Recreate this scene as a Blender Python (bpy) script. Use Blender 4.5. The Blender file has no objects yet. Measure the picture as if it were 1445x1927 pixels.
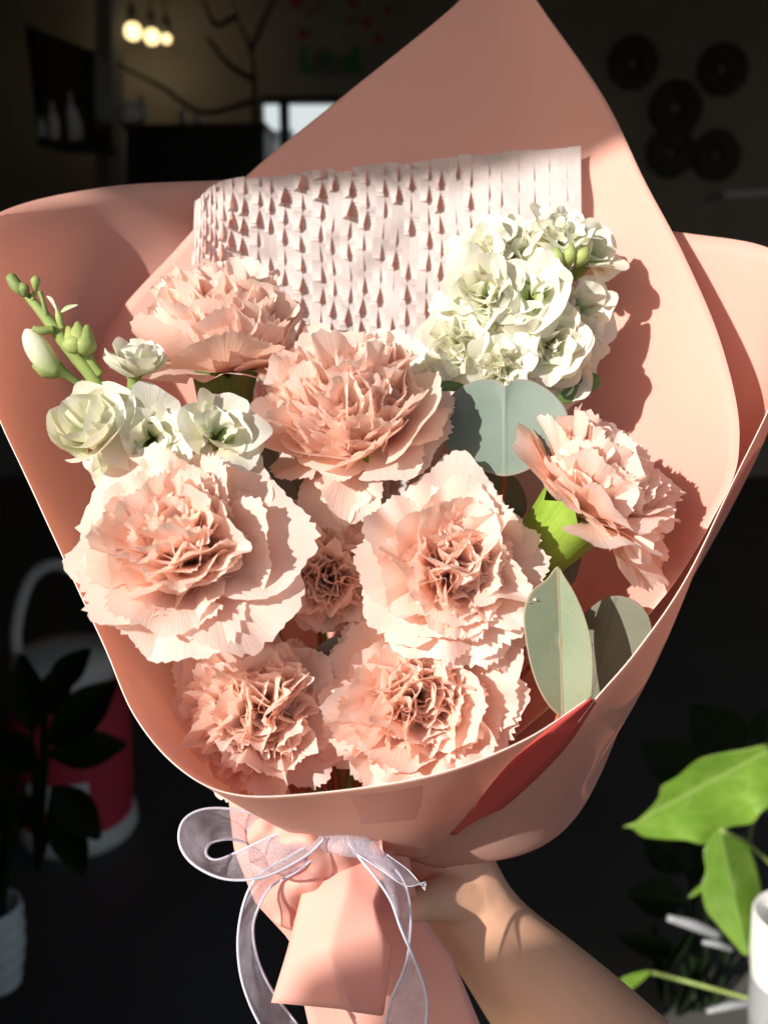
import bpy, bmesh, math, random
from mathutils import Vector, Matrix, Quaternion, noise

# ------------------------------------------------------------------ camera, world, sun, exposure
S = bpy.context.scene
COL = S.collection
R = math.radians
PITCH = 15.0
FPX = 1882.0                       # focal length in photograph pixels
CAMLOC = Vector((0, 0, 1.15))
RIGHT = Vector((1, 0, 0))
UP = Vector((0, math.sin(R(PITCH)), math.cos(R(PITCH))))
FWD = Vector((0, math.cos(R(PITCH)), -math.sin(R(PITCH))))

cd = bpy.data.cameras.new('camera')
cam = bpy.data.objects.new('camera', cd); COL.objects.link(cam)
cam.location = CAMLOC
cam.rotation_euler = (R(90 - PITCH), 0, 0)
cd.sensor_fit = 'HORIZONTAL'; cd.sensor_width = 36.0
cd.lens = 36.0 * FPX / 1445.0
cd.clip_start = 0.02; cd.clip_end = 2000
cd.dof.use_dof = True; cd.dof.focus_distance = 0.44; cd.dof.aperture_fstop = 11.0
S.camera = cam

def D(x, y, t):                    # direction: right, up in the picture, towards the viewer
    return (RIGHT * x + UP * y - FWD * t).normalized()

SUN_DIR = D(0.64, -0.28, -0.715)    # the way the sunlight travels
w = bpy.data.worlds.new('World'); S.world = w; w.use_nodes = True
nt = w.node_tree; nt.nodes.clear()
sky = nt.nodes.new('ShaderNodeTexSky'); sky.sky_type = 'NISHITA'; sky.sun_disc = False
to_sun = -SUN_DIR
sky.sun_elevation = math.asin(to_sun.z)
sky.sun_rotation = math.atan2(to_sun.x, to_sun.y)
sky.air_density = 1.0; sky.dust_density = 2.0; sky.ozone_density = 1.0
bg = nt.nodes.new('ShaderNodeBackground'); bg.inputs[1].default_value = 0.105
wo = nt.nodes.new('ShaderNodeOutputWorld')
nt.links.new(sky.outputs[0], bg.inputs[0]); nt.links.new(bg.outputs[0], wo.inputs[0])

sl = bpy.data.lights.new('sun', 'SUN'); sl.energy = 5.0; sl.angle = R(0.55); sl.color = (1.0, 0.95, 0.88)
so = bpy.data.objects.new('sun', sl); COL.objects.link(so)
so.rotation_euler = SUN_DIR.to_track_quat('-Z', 'Y').to_euler()
so.location = (-2, -2, 4)
S.view_settings.view_transform = 'Standard'; S.view_settings.look = 'None'
S.view_settings.gamma = 1.0; S.view_settings.use_curve_mapping = False
S.view_settings.exposure = 0.40
S.render.engine = 'CYCLES'
S.cycles.max_bounces = 12; S.cycles.diffuse_bounces = 9; S.cycles.transmission_bounces = 6
S.cycles.transparent_max_bounces = 10
S.cycles.use_denoising = True
S.cycles.sample_clamp_indirect = 6.0

# ------------------------------------------------------------------ helpers
def P(px, py, d):                  # photograph pixel and distance along the view axis -> place
    return CAMLOC + FWD * d + RIGHT * ((px - 722.5) / FPX * d) + UP * ((963.5 - py) / FPX * d)
def ray(px, py):
    return (FWD + RIGHT * ((px - 722.5) / FPX) + UP * ((963.5 - py) / FPX))
def on_y(px, py, y):
    r = ray(px, py); return CAMLOC + r * (y / r.y)
def on_floor(px, py, z=0.0):
    r = ray(px, py); return CAMLOC + r * ((z - CAMLOC.z) / r.z)

def mesh_obj(name, verts, faces, mat=None, parent=None, uv=None, smooth=True, origin=None):
    o0 = origin if origin is not None else Vector((0, 0, 0))
    me = bpy.data.meshes.new(name)
    me.from_pydata([tuple(Vector(v) - o0) for v in verts], [], faces)
    if uv is not None:
        l = me.uv_layers.new(name='UVMap')
        for lp in me.loops: l.data[lp.index].uv = uv[lp.vertex_index]
    if smooth: me.polygons.foreach_set('use_smooth', [True] * len(me.polygons))
    me.update()
    o = bpy.data.objects.new(name, me); COL.objects.link(o)
    if mat: me.materials.append(mat)
    if parent is not None: o.parent = parent
    elif origin is not None: o.location = o0
    return o
def thing(name, label, cat, loc, group=None, rot=None):
    o = bpy.data.objects.new(name, None); COL.objects.link(o)
    o.empty_display_size = 0.02
    o.location = loc
    if rot is not None: o.rotation_mode = 'QUATERNION'; o.rotation_quaternion = rot
    tag(o, label, cat, group); return o
def tag(o, label, cat, group=None):
    o['label'] = label; o['category'] = cat
    if group: o['group'] = group
    return o
def struct(o):
    o['kind'] = 'structure'; return o

def cr(pts, n):                    # Catmull-Rom through tuples, n samples
    m = len(pts); out = []
    for k in range(n):
        t = k / (n - 1) * (m - 1); i = min(int(t), m - 2); f = t - i
        p1, p2 = pts[i], pts[i + 1]
        p0 = pts[i - 1] if i > 0 else tuple(2 * a - b for a, b in zip(p1, p2))
        p3 = pts[i + 2] if i + 2 < m else tuple(2 * b - a for a, b in zip(p1, p2))
        out.append(tuple(0.5 * (2 * b + (c - a) * f + (2 * a - 5 * b + 4 * c - e) * f * f + (3 * b - a - 3 * c + e) * f ** 3)
                         for a, b, c, e in zip(p0, p1, p2, p3)))
    return out
def cr_closed(pts, n):
    m = len(pts); out = []
    for k in range(n):
        t = k / n * m; i = int(t) % m; f = t - int(t)
        a, b, c, e = pts[(i - 1) % m], pts[i], pts[(i + 1) % m], pts[(i + 2) % m]
        out.append(tuple(0.5 * (2 * q + (r - p) * f + (2 * p - 5 * q + 4 * r - s) * f * f + (3 * q - p - 3 * r + s) * f ** 3)
                         for p, q, r, s in zip(a, b, c, e)))
    return out
def grid_faces(nu, nv):
    return [(i * nu + j, i * nu + j + 1, (i + 1) * nu + j + 1, (i + 1) * nu + j) for i in range(nv - 1) for j in range(nu - 1)]
def patch_px(rows, nu, nv):
    rr = [cr(r, nu) for r in rows]
    cols = [cr([r[j] for r in rr], nv) for j in range(nu)]
    return [[cols[j][i] for j in range(nu)] for i in range(nv)]
def sheet(name, rows, nu, nv, mat, edge, parent, origin, thick=0.0005, crumple=0.0, freq=40, seed=0, outer=None):
    g = patch_px(rows, nu, nv)
    V = []
    for r in g:
        for (x, y, d) in r:
            if crumple:
                d = d + crumple * noise.noise(Vector((x / 100.0 * freq / 40, y / 100.0 * freq / 40, seed)))
            V.append(P(x, y, d))
    uv = [(j / (nu - 1), i / (nv - 1)) for i in range(nv) for j in range(nu)]
    o = mesh_obj(name, V, grid_faces(nu, nv), mat, parent, uv, True, origin)
    o.data.materials.append(outer or mat); o.data.materials.append(edge)
    m = o.modifiers.new('thickness', 'SOLIDIFY'); m.thickness = thick; m.offset = 0; m.material_offset = 1; m.material_offset_rim = 2
    return o
def tube_verts(path, radii, seg=10, flat=1.0, flat_dir=None):
    V, F, U = [], [], []
    n = len(path)
    prev = None
    for i, p in enumerate(path):
        t = (path[min(i + 1, n - 1)] - path[max(i - 1, 0)]).normalized()
        if prev is None:
            a = flat_dir if flat_dir is not None else (Vector((0, 0, 1)) if abs(t.z) < 0.9 else Vector((1, 0, 0)))
        else: a = prev
        a = (a - t * a.dot(t)).normalized(); b = t.cross(a); prev = a
        for k in range(seg):
            an = 2 * math.pi * k / seg
            V.append(p + (a * math.cos(an) * flat + b * math.sin(an)) * radii[i]); U.append((k / seg, i / (n - 1)))
    for i in range(n - 1):
        for k in range(seg):
            F.append((i * seg + k, i * seg + (k + 1) % seg, (i + 1) * seg + (k + 1) % seg, (i + 1) * seg + k))
    F.append(tuple(range(seg - 1, -1, -1))); F.append(tuple(range((n - 1) * seg, n * seg)))
    return V, F, U
def tube(name, pts, radii, mat, parent=None, origin=None, seg=10, n=None):
    if not hasattr(radii, '__len__'): radii = [radii] * len(pts)
    n = n or max(6, len(pts) * 5)
    full = cr([tuple(p) + (r,) for p, r in zip(pts, radii)], n)
    V, F, U = tube_verts([Vector(q[:3]) for q in full], [max(q[3], 1e-5) for q in full], seg)
    return mesh_obj(name, V, F, mat, parent, U, True, origin)
def box(name, lo, hi, mat, parent=None, origin=None, bevel=0.0):
    (x0, y0, z0), (x1, y1, z1) = lo, hi
    V = [(x, y, z) for x in (x0, x1) for y in (y0, y1) for z in (z0, z1)]
    F = [(0, 1, 3, 2), (4, 6, 7, 5), (0, 4, 5, 1), (2, 3, 7, 6), (0, 2, 6, 4), (1, 5, 7, 3)]
    o = mesh_obj(name, V, F, mat, parent, None, False, origin)
    if bevel:
        b = o.modifiers.new('bevel', 'BEVEL'); b.width = bevel; b.segments = 2
    return o
def lathe(name, prof, center, mat, parent=None, origin=None, seg=32, rib=0.0, nrib=0):
    V, F = [], []
    for (r, z) in prof:
        for k in range(seg):
            a = 2 * math.pi * k / seg
            V.append(Vector(center) + Vector((r * math.cos(a), r * math.sin(a), z)))
    for i in range(len(prof) - 1):
        for k in range(seg):
            F.append((i * seg + k, i * seg + (k + 1) % seg, (i + 1) * seg + (k + 1) % seg, (i + 1) * seg + k))
    return mesh_obj(name, V, F, mat, parent, None, True, origin)

# ------------------------------------------------------------------ materials
class NM:
    def __init__(s, name):
        s.m = bpy.data.materials.new(name); s.m.use_nodes = True
        s.t = s.m.node_tree; s.t.nodes.clear()
        s.out = s.n('ShaderNodeOutputMaterial')
    def n(s, typ, **kw):
        q = s.t.nodes.new(typ)
        for k, v in kw.items():
            if k == 'inp':
                for a, b in v.items(): q.inputs[a].default_value = b
            else: setattr(q, k, v)
        return q
    def l(s, a, b): s.t.links.new(a, b)
    def noise(s, scale, detail=3, vec=None, rough=0.5):
        q = s.n('ShaderNodeTexNoise', inp={'Scale': scale, 'Detail': detail, 'Roughness': rough})
        if vec is not None: s.l(vec, q.inputs['Vector'])
        return q
    def ramp(s, fac, stops):
        q = s.n('ShaderNodeValToRGB'); e = q.color_ramp.elements
        while len(e) < len(stops): e.new(0.5)
        for i, (p, c) in enumerate(stops): e[i].position = p; e[i].color = (*c, 1)
        s.l(fac, q.inputs[0]); return q
    def mixc(s, fac, a, b, mode='MIX'):
        q = s.n('ShaderNodeMix', data_type='RGBA', blend_type=mode)
        for i, v in ((0, fac), (6, a), (7, b)):
            if hasattr(v, 'is_linked'): s.l(v, q.inputs[i])
            elif isinstance(v, (int, float)): q.inputs[i].default_value = v
            else: q.inputs[i].default_value = (*v, 1)
        return q.outputs[2]
    def bump(s, h, strength, dist):
        q = s.n('ShaderNodeBump', inp={'Strength': strength, 'Distance': dist}); s.l(h, q.inputs['Height']); return q.outputs[0]
    def math(s, op, a, b=None):
        q = s.n('ShaderNodeMath', operation=op)
        for i, v in ((0, a), (1, b)):
            if v is None: continue
            if hasattr(v, 'is_linked'): s.l(v, q.inputs[i])
            else: q.inputs[i].default_value = v
        return q.outputs[0]
    def finish(s, color, rough=0.5, trans=0.0, trans_col=None, normal=None, spec=0.3, sheen=0.0):
        p = s.n('ShaderNodeBsdfPrincipled', inp={'Roughness': rough, 'Specular IOR Level': spec})
        if sheen: p.inputs['Sheen Weight'].default_value = sheen
        if hasattr(color, 'is_linked'): s.l(color, p.inputs['Base Color'])
        else: p.inputs['Base Color'].default_value = (*color, 1)
        if normal is not None: s.l(normal, p.inputs['Normal'])
        sh = p.outputs[0]
        if trans:
            t = s.n('ShaderNodeBsdfTranslucent')
            tc = trans_col if trans_col is not None else color
            if hasattr(tc, 'is_linked'): s.l(tc, t.inputs[0])
            else: t.inputs[0].default_value = (*tc, 1)
            if normal is not None: s.l(normal, t.inputs['Normal'])
            mx = s.n('ShaderNodeMixShader'); mx.inputs[0].default_value = trans
            s.l(sh, mx.inputs[1]); s.l(t.outputs[0], mx.inputs[2]); sh = mx.outputs[0]
        s.l(sh, s.out.inputs[0]); return s.m

def plain(name, col, rough=0.6, var=0.12, scale=12, spec=0.3, trans=0.0, bump=0.0):
    q = NM(name); tc = q.n('ShaderNodeTexCoord')
    nz = q.noise(scale, 4, tc.outputs['Object'])
    c = q.mixc(nz.outputs[0], tuple(v * (1 - var) for v in col), tuple(min(1, v * (1 + var)) for v in col))
    nm = q.bump(q.noise(scale * 6, 3, tc.outputs['Object']).outputs[0], bump, 0.002) if bump else None
    return q.finish(c, rough, trans, None, nm, spec)

def paper_mat(name, col, tcol, trans):
    q = NM(name); tc = q.n('ShaderNodeTexCoord')
    n1 = q.noise(9, 3, tc.outputs['Object']); n2 = q.noise(900, 2, tc.outputs['Object']); n3 = q.noise(28, 2, tc.outputs['Object'])
    c = q.mixc(n1.outputs[0], tuple(v * 0.97 for v in col), tuple(min(1, v * 1.03) for v in col))
    h = q.math('ADD', q.math('MULTIPLY', n2.outputs[0], 0.05), q.math('MULTIPLY', n3.outputs[0], 1.0))
    return q.finish(c, 0.55, trans, tcol, q.bump(h, 0.22, 0.0015), 0.25)
M = {}
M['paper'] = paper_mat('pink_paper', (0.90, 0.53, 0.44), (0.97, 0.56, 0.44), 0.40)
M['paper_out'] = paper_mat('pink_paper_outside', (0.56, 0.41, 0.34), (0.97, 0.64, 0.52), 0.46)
M['edge'] = plain('paper_cut_edge', (0.80, 0.66, 0.60), 0.7, 0.03)
M['red_shade'] = paper_mat('red_bounce_shade', (0.66, 0.10, 0.085), (0.75, 0.08, 0.05), 0.25)  # reddened shade between pink paper layers, put into the colour
M['comb'] = paper_mat('white_tissue', (0.63, 0.565, 0.545), (0.75, 0.62, 0.58), 0.30)

def petal_mat(name, base, mid, tip, trans, tmul, vein=0.5):
    q = NM(name); tc = q.n('ShaderNodeTexCoord'); sp = q.n('ShaderNodeSeparateXYZ'); q.l(tc.outputs['UV'], sp.inputs[0])
    oi = q.n('ShaderNodeObjectInfo')
    vv = q.math('ADD', sp.outputs[1], q.math('MULTIPLY', q.math('SUBTRACT', q.noise(60, 2, tc.outputs['Object']).outputs[0], 0.5), 0.25))
    c = q.ramp(vv, [(0.05, base), (0.40, mid), (0.97, tip)]).outputs[0]
    c = q.mixc(oi.outputs['Random'], c, q.mixc(1.0, c, (0.985, 0.945, 0.925), 'MULTIPLY'))
    mp = q.n('ShaderNodeMapping'); mp.inputs['Scale'].default_value = (46, 1.6, 1); q.l(tc.outputs['UV'], mp.inputs[0])
    vn = q.noise(1.0, 3, mp.outputs[0])
    c = q.mixc(q.math('MULTIPLY', vn.outputs[0], 0.10), c, mid)
    nm = q.bump(vn.outputs[0], vein, 0.0006)
    t = q.mixc(1.0, c, tmul, 'MULTIPLY')
    return q.finish(c, 0.55, trans, t, nm, 0.2, 0.05)
M['carn'] = petal_mat('carnation_petal', (0.99, 0.74, 0.47), (0.985, 0.745, 0.615), (0.975, 0.835, 0.775), 0.52, (1.0, 0.93, 0.86))
M['stock'] = petal_mat('stock_petal', (0.50, 0.66, 0.16), (0.82, 0.86, 0.66), (0.88, 0.885, 0.82), 0.42, (1.0, 0.97, 0.84), 0.4)

def green(name, a, b, trans=0.15, rough=0.45, scale=60):
    q = NM(name); tc = q.n('ShaderNodeTexCoord')
    nz = q.noise(scale, 4, tc.outputs['Object'])
    mp = q.n('ShaderNodeMapping'); mp.inputs['Scale'].default_value = (60, 1.5, 1); q.l(tc.outputs['UV'], mp.inputs[0])
    st = q.noise(1, 3, mp.outputs[0])
    f = q.math('ADD', q.math('MULTIPLY', nz.outputs[0], 0.6), q.math('MULTIPLY', st.outputs[0], 0.4))
    c = q.ramp(f, [(0.3, a), (0.7, b)]).outputs[0]
    return q.finish(c, rough, trans, None, q.bump(st.outputs[0], 0.35, 0.0006), 0.35)
M['calyx'] = green('calyx_green', (0.16, 0.30, 0.03), (0.34, 0.48, 0.07))
M['calyx_dark'] = green('calyx_olive', (0.075, 0.12, 0.025), (0.17, 0.22, 0.05))
M['stem'] = green('stem_green', (0.22, 0.30, 0.08), (0.36, 0.44, 0.14))
M['sepal'] = green('sepal_green', (0.17, 0.24, 0.07), (0.30, 0.36, 0.12))
M['bud'] = green('bud_green', (0.32, 0.42, 0.10), (0.52, 0.58, 0.22), 0.3)

def leaf_mat(name, a, b, edge, rib, trans=0.2, rough=0.5, spots=0.3, spec=0.35):
    q = NM(name); tc = q.n('ShaderNodeTexCoord'); sp = q.n('ShaderNodeSeparateXYZ'); q.l(tc.outputs['UV'], sp.inputs[0])
    n1 = q.noise(45, 4, tc.outputs['Object']); n2 = q.noise(700, 2, tc.outputs['Object'])
    c = q.ramp(n1.outputs[0], [(0.3, a), (0.7, b)]).outputs[0]
    c = q.mixc(q.math('MULTIPLY', n2.outputs[0], spots), c, tuple(v * 0.55 for v in a))
    d = q.math('ABSOLUTE', q.math('SUBTRACT', sp.outputs[1], 0.5))
    rb = q.ramp(d, [(0.006, (1, 1, 1)), (0.022, (0, 0, 0))]).outputs[0]
    # side veins: slanted lines leaving the midrib
    wv = q.n('ShaderNodeTexWave', inp={'Scale': 1.6, 'Distortion': 1.5, 'Detail': 2.0}); wv.bands_direction = 'DIAGONAL'; q.l(tc.outputs['UV'], wv.inputs[0])
    sv = q.ramp(wv.outputs[0], [(0.94, (0, 0, 0)), (1.0, (1, 1, 1))]).outputs[0]
    c = q.mixc(q.math('MULTIPLY', sv, 0.25), c, rib)
    c = q.mixc(q.math('MULTIPLY', rb, 0.7), c, rib)
    eg = q.ramp(sp.outputs[0], [(0.945, (0, 0, 0)), (0.985, (1, 1, 1))]).outputs[0]
    c = q.mixc(q.math('MULTIPLY', eg, 0.4), c, edge)
    h = q.math('ADD', q.math('MULTIPLY', rb, 0.6), q.math('MULTIPLY', n2.outputs[0], 0.15))
    return q.finish(c, rough, trans, None, q.bump(h, 0.4, 0.0006), spec)
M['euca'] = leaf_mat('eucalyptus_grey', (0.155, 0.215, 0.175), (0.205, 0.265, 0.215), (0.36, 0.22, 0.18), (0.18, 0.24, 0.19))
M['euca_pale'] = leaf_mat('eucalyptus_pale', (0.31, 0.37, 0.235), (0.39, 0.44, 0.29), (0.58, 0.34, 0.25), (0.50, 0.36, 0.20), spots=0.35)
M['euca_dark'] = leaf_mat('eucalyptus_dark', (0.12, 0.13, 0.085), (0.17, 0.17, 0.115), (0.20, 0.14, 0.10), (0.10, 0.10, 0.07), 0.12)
M['stockleaf'] = leaf_mat('stock_leaf', (0.10, 0.20, 0.05), (0.17, 0.28, 0.07), (0.2, 0.3, 0.1), (0.25, 0.33, 0.13))
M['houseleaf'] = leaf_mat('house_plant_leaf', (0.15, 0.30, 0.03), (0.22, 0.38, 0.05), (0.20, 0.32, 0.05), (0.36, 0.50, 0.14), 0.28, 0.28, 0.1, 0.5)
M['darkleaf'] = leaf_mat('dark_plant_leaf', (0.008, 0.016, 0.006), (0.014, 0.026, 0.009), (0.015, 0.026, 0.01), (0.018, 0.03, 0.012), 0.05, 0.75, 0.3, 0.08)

def organza():
    q = NM('organza'); tc = q.n('ShaderNodeTexCoord')
    mp = q.n('ShaderNodeMapping'); mp.inputs['Scale'].default_value = (1, 1, 1); q.l(tc.outputs['Object'], mp.inputs[0])
    n1 = q.noise(160, 3, tc.outputs['Object'])
    p = q.n('ShaderNodeBsdfPrincipled', inp={'Base Color': (0.87, 0.85, 0.95, 1), 'Roughness': 0.28, 'Specular IOR Level': 0.8, 'Sheen Weight': 0.4})
    n2 = q.noise(1500, 2, tc.outputs['Object'])
    q.l(q.bump(n2.outputs[0], 0.9, 0.0015), p.inputs['Normal'])
    t = q.n('ShaderNodeBsdfTranslucent'); t.inputs[0].default_value = (0.80, 0.78, 0.92, 1)
    tr = q.n('ShaderNodeBsdfTransparent'); tr.inputs[0].default_value = (0.97, 0.96, 0.99, 1)
    m1 = q.n('ShaderNodeMixShader'); m1.inputs[0].default_value = 0.35
    q.l(p.outputs[0], m1.inputs[1]); q.l(t.outputs[0], m1.inputs[2])
    m2 = q.n('ShaderNodeMixShader')
    q.l(q.ramp(n1.outputs[0], [(0.3, (0.38,) * 3), (0.75, (0.62,) * 3)]).outputs[0], m2.inputs[0])
    q.l(tr.outputs[0], m2.inputs[1]); q.l(m1.outputs[0], m2.inputs[2])
    q.l(m2.outputs[0], q.out.inputs[0]); return q.m
M['organza'] = organza()
M['satin'] = plain('ribbon_edge', (0.78, 0.77, 0.86), 0.35, 0.1, 300, 0.6, 0.25)

def skin_mat():
    q = NM('skin'); tc = q.n('ShaderNodeTexCoord')
    n1 = q.noise(25, 4, tc.outputs['Object']); n2 = q.noise(900, 3, tc.outputs['Object']); n3 = q.noise(160, 3, tc.outputs['Object'])
    c = q.ramp(n1.outputs[0], [(0.3, (0.66, 0.375, 0.235)), (0.7, (0.74, 0.44, 0.29))]).outputs[0]
    c = q.mixc(q.math('MULTIPLY', n3.outputs[0], 0.18), c, (0.62, 0.26, 0.17))
    p = q.n('ShaderNodeBsdfPrincipled', inp={'Roughness': 0.48, 'Specular IOR Level': 0.35, 'Subsurface Weight': 0.25, 'Subsurface Scale': 0.006})
    p.inputs['Subsurface Radius'].default_value = (1.0, 0.35, 0.2)
    q.l(c, p.inputs['Base Color'])
    q.l(q.bump(n2.outputs[0], 0.25, 0.0006), p.inputs['Normal'])
    q.l(p.outputs[0], q.out.inputs[0]); return q.m
M['skin'] = skin_mat()
M['nail'] = plain('nail', (0.80, 0.48, 0.42), 0.25, 0.03, 50, 0.5)

# background
M['wall'] = plain('back_wall', (0.25, 0.235, 0.21), 0.8, 0.2, 3, 0.2, 0, 0.2)
M['wall_side'] = plain('side_wall', (0.36, 0.31, 0.27), 0.8, 0.2, 3, 0.2)
M['ceiling'] = plain('ceiling', (0.12, 0.12, 0.12), 0.9, 0.1, 3)
M['floor'] = plain('floor', (0.09, 0.086, 0.078), 0.55, 0.3, 4, 0.3, 0, 0.2)
M['plaster'] = plain('plaster', (0.62, 0.58, 0.53), 0.85, 0.06, 6)
M['awning'] = plain('awning_cloth', (0.45, 0.42, 0.38), 0.85, 0.05, 6)
M['black'] = plain('black_paint', (0.012, 0.012, 0.013), 0.5, 0.2, 8)
M['darkwood'] = plain('dark_wood', (0.045, 0.028, 0.02), 0.5, 0.3, 12)
M['crimson'] = plain('crimson_plastic', (0.62, 0.05, 0.085), 0.45, 0.15, 10)
M['offwhite'] = plain('off_white_plastic', (0.78, 0.77, 0.71), 0.45, 0.06, 10)
M['bluewhite'] = plain('pale_glaze', (0.55, 0.62, 0.62), 0.3, 0.06, 10)
M['whitepot'] = plain('white_glaze', (0.80, 0.78, 0.74), 0.3, 0.03, 10)
M['wreath'] = plain('dark_wreath', (0.05, 0.05, 0.048), 0.9, 0.4, 40)
M['letter'] = plain('green_letter', (0.02, 0.20, 0.06), 0.6, 0.1, 10)
M['redpaint'] = plain('red_paint', (0.32, 0.03, 0.03), 0.6, 0.1, 10)
M['bottle'] = plain('pale_glass', (0.6, 0.6, 0.58), 0.15, 0.05, 10, 0.6)
M['blind'] = plain('blind_cloth', (0.8, 0.82, 0.82), 0.7, 0.1, 30, 0.2, 0.6)
M['grey'] = plain('grey_metal', (0.30, 0.31, 0.32), 0.4, 0.1, 10)
def emit(name, col, st):
    q = NM(name); e = q.n('ShaderNodeEmission', inp={'Strength': st}); e.inputs[0].default_value = (*col, 1)
    q.l(e.outputs[0], q.out.inputs[0]); return q.m
M['bulb'] = emit('bulb_glow', (1.0, 0.74, 0.34), 2.0)
def glass():
    q = NM('window_glass'); t = q.n('ShaderNodeBsdfTransparent'); t.inputs[0].default_value = (0.93, 0.96, 0.96, 1)
    g = q.n('ShaderNodeBsdfGlossy', inp={'Roughness': 0.05}); m = q.n('ShaderNodeMixShader'); m.inputs[0].default_value = 0.06
    q.l(t.outputs[0], m.inputs[1]); q.l(g.outputs[0], m.inputs[2]); q.l(m.outputs[0], q.out.inputs[0]); return q.m
M['glass'] = glass()
M['daylit'] = emit('daylit_pane', (0.86, 0.95, 0.95), 0.62)

# ------------------------------------------------------------------ the shop around: floor, walls, ceiling, doorway, awning
WY = 5.0
struct(mesh_obj('floor', [(-30, -30, 0), (30, -30, 0), (30, 30, 0), (-30, 30, 0)], [(0, 1, 2, 3)], M['floor']))
wl, wb = on_y(494, 300, WY), None
x0 = on_y(494, 300, WY).x; x1 = on_y(760, 300, WY).x; z0 = on_y(494, 330, WY).z; z1 = on_y(494, 181, WY).z
bw = bpy.data.objects.new('back_wall', None); COL.objects.link(bw); bw.location = (0, WY, 0); struct(bw)
for lo, hi in (((-3.2, WY, 0), (x0, WY + .15, 2.8)), ((x1, WY, 0), (3.2, WY + .15, 2.8)), ((x0, WY, 0), (x1, WY + .15, z0)), ((x0, WY, z1), (x1, WY + .15, 2.8))):
    box('wall_panel', lo, hi, M['wall'], bw, Vector((0, WY, 0)))
struct(box('side_wall_west', (-3.35, 0.67, 0), (-3.2, WY + .15, 2.8), M['wall_side']))
struct(box('side_wall_east', (3.2, 0.67, 0), (3.35, WY + .15, 2.8), M['wall_side']))
struct(box('ceiling', (-3.35, 0.55, 2.803), (3.35, WY + .15, 2.95), M['ceiling']))
struct(box('front_wall_west', (-3.35, 0.55, 0), (-0.33, 0.667, 2.8), M['plaster']))
struct(box('front_wall_east', (2.0, 0.55, 0), (3.35, 0.667, 2.8), M['plaster']))
struct(box('door_lintel', (-0.33, 0.555, 2.5), (2.0, 0.66, 2.8), M['plaster']))
# window in the back wall
wt = thing('window', 'small bright daylit window at the far end of the dark shop', 'window', Vector((x0, WY, z0)))
fr = 0.03
for nm, lo, hi in (('window_frame', (x0, WY - .02, z1 - fr), (x1, WY + .10, z1)), ('window_frame', (x0, WY - .02, z0), (x1, WY + .10, z0 + fr)),
                   ('window_frame', (x0, WY - .022, z0 + fr), (x0 + .008, WY + .10, z1 - fr)), ('mullion', (on_y(526, 200, WY).x, WY - .024, z0 + fr), (on_y(543, 200, WY).x, WY + .10, z1 - fr)),
                   ('mullion', (x1 - fr, WY - .024, z0 + fr), (x1, WY + .10, z1 - fr))):
    box(nm, lo, hi, M['black'], wt, Vector((x0, WY, z0)))
box('pane', (x0 + .01, WY + .05, z0 + fr), (x1 - fr, WY + .056, z1 - fr), M['daylit'], wt, Vector((x0, WY, z0)))
zc = on_y(494, 243, WY).z
box('blind', (x0 + .012, WY + .03, z0 + fr), (on_y(543, 200, WY).x + .02, WY + .04, zc), M['blind'], wt, Vector((x0, WY, z0)))
# awning over the doorway, whose edge shades the tip of the paper
A_, B_ = P(1185, 262, 0.535), P(650, 338, 0.55)
t_ = 1.75
ea, eb = A_ - SUN_DIR * t_, B_ - SUN_DIR * t_
e_ = (ea - eb).normalized()
p0, p1 = eb - e_ * 1.2, ea + e_ * 2.0
back = Vector((0, 1.2, 0.35)).normalized() * 1.9
upv = Vector((0, 0, 0.02))
aw = mesh_obj('awning', [p0, p1, p1 + back, p0 + back, p0 + upv, p1 + upv, p1 + back + upv, p0 + back + upv],
              [(0, 3, 2, 1), (4, 5, 6, 7), (0, 1, 5, 4), (1, 2, 6, 5), (2, 3, 7, 6), (3, 0, 4, 7)], M['awning'], smooth=False)
tag(aw, 'beige cloth awning reaching out over the shop doorway', 'awning')

def sunward(p, y): return p - SUN_DIR * ((p.y - y) / SUN_DIR.y)
SY = -0.60
q0, q1 = sunward(P(828, 1842, .490), SY), sunward(P(1005, 1772, .490), SY)
scr = thing('shade_screen', 'added upright board screen, out of view, that shades the forearm', 'screen', Vector((q0.x + .285, SY, 0)))  # added blocker out of view, shaped to throw shade on the lower forearm
for k in range(4):
    zt = [q0.z + (q1.z - q0.z) * (k + e) * .1425 / (q1.x - q0.x) for e in (0, 1)]
    zt = [min(z, q1.z + .03) for z in zt]
    xa, xb = -.285 + k * .1425, -.285 + k * .1425 + .1405
    V_ = [(x, y, z) for x, zz in ((xa, zt[0]), (xb, zt[1])) for y in (-.01, .01) for z in (.05, zz)]
    mesh_obj('shade_screen_board', V_, [(0, 1, 3, 2), (4, 6, 7, 5), (0, 4, 5, 1), (2, 3, 7, 6), (0, 2, 6, 4), (1, 5, 7, 3)], M['darkwood'], scr, None, False)
box('shade_screen_rail', (-.285, .011, .30), (.285, .03, .36), M['darkwood'], scr)
box('shade_screen_rail', (-.285, .011, 1.20), (.285, .03, 1.26), M['darkwood'], scr)
box('shade_screen_foot', (-.27, -.15, 0), (-.23, .15, .048), M['darkwood'], scr)
box('shade_screen_foot', (.23, -.15, 0), (.27, .15, .048), M['darkwood'], scr)
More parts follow.
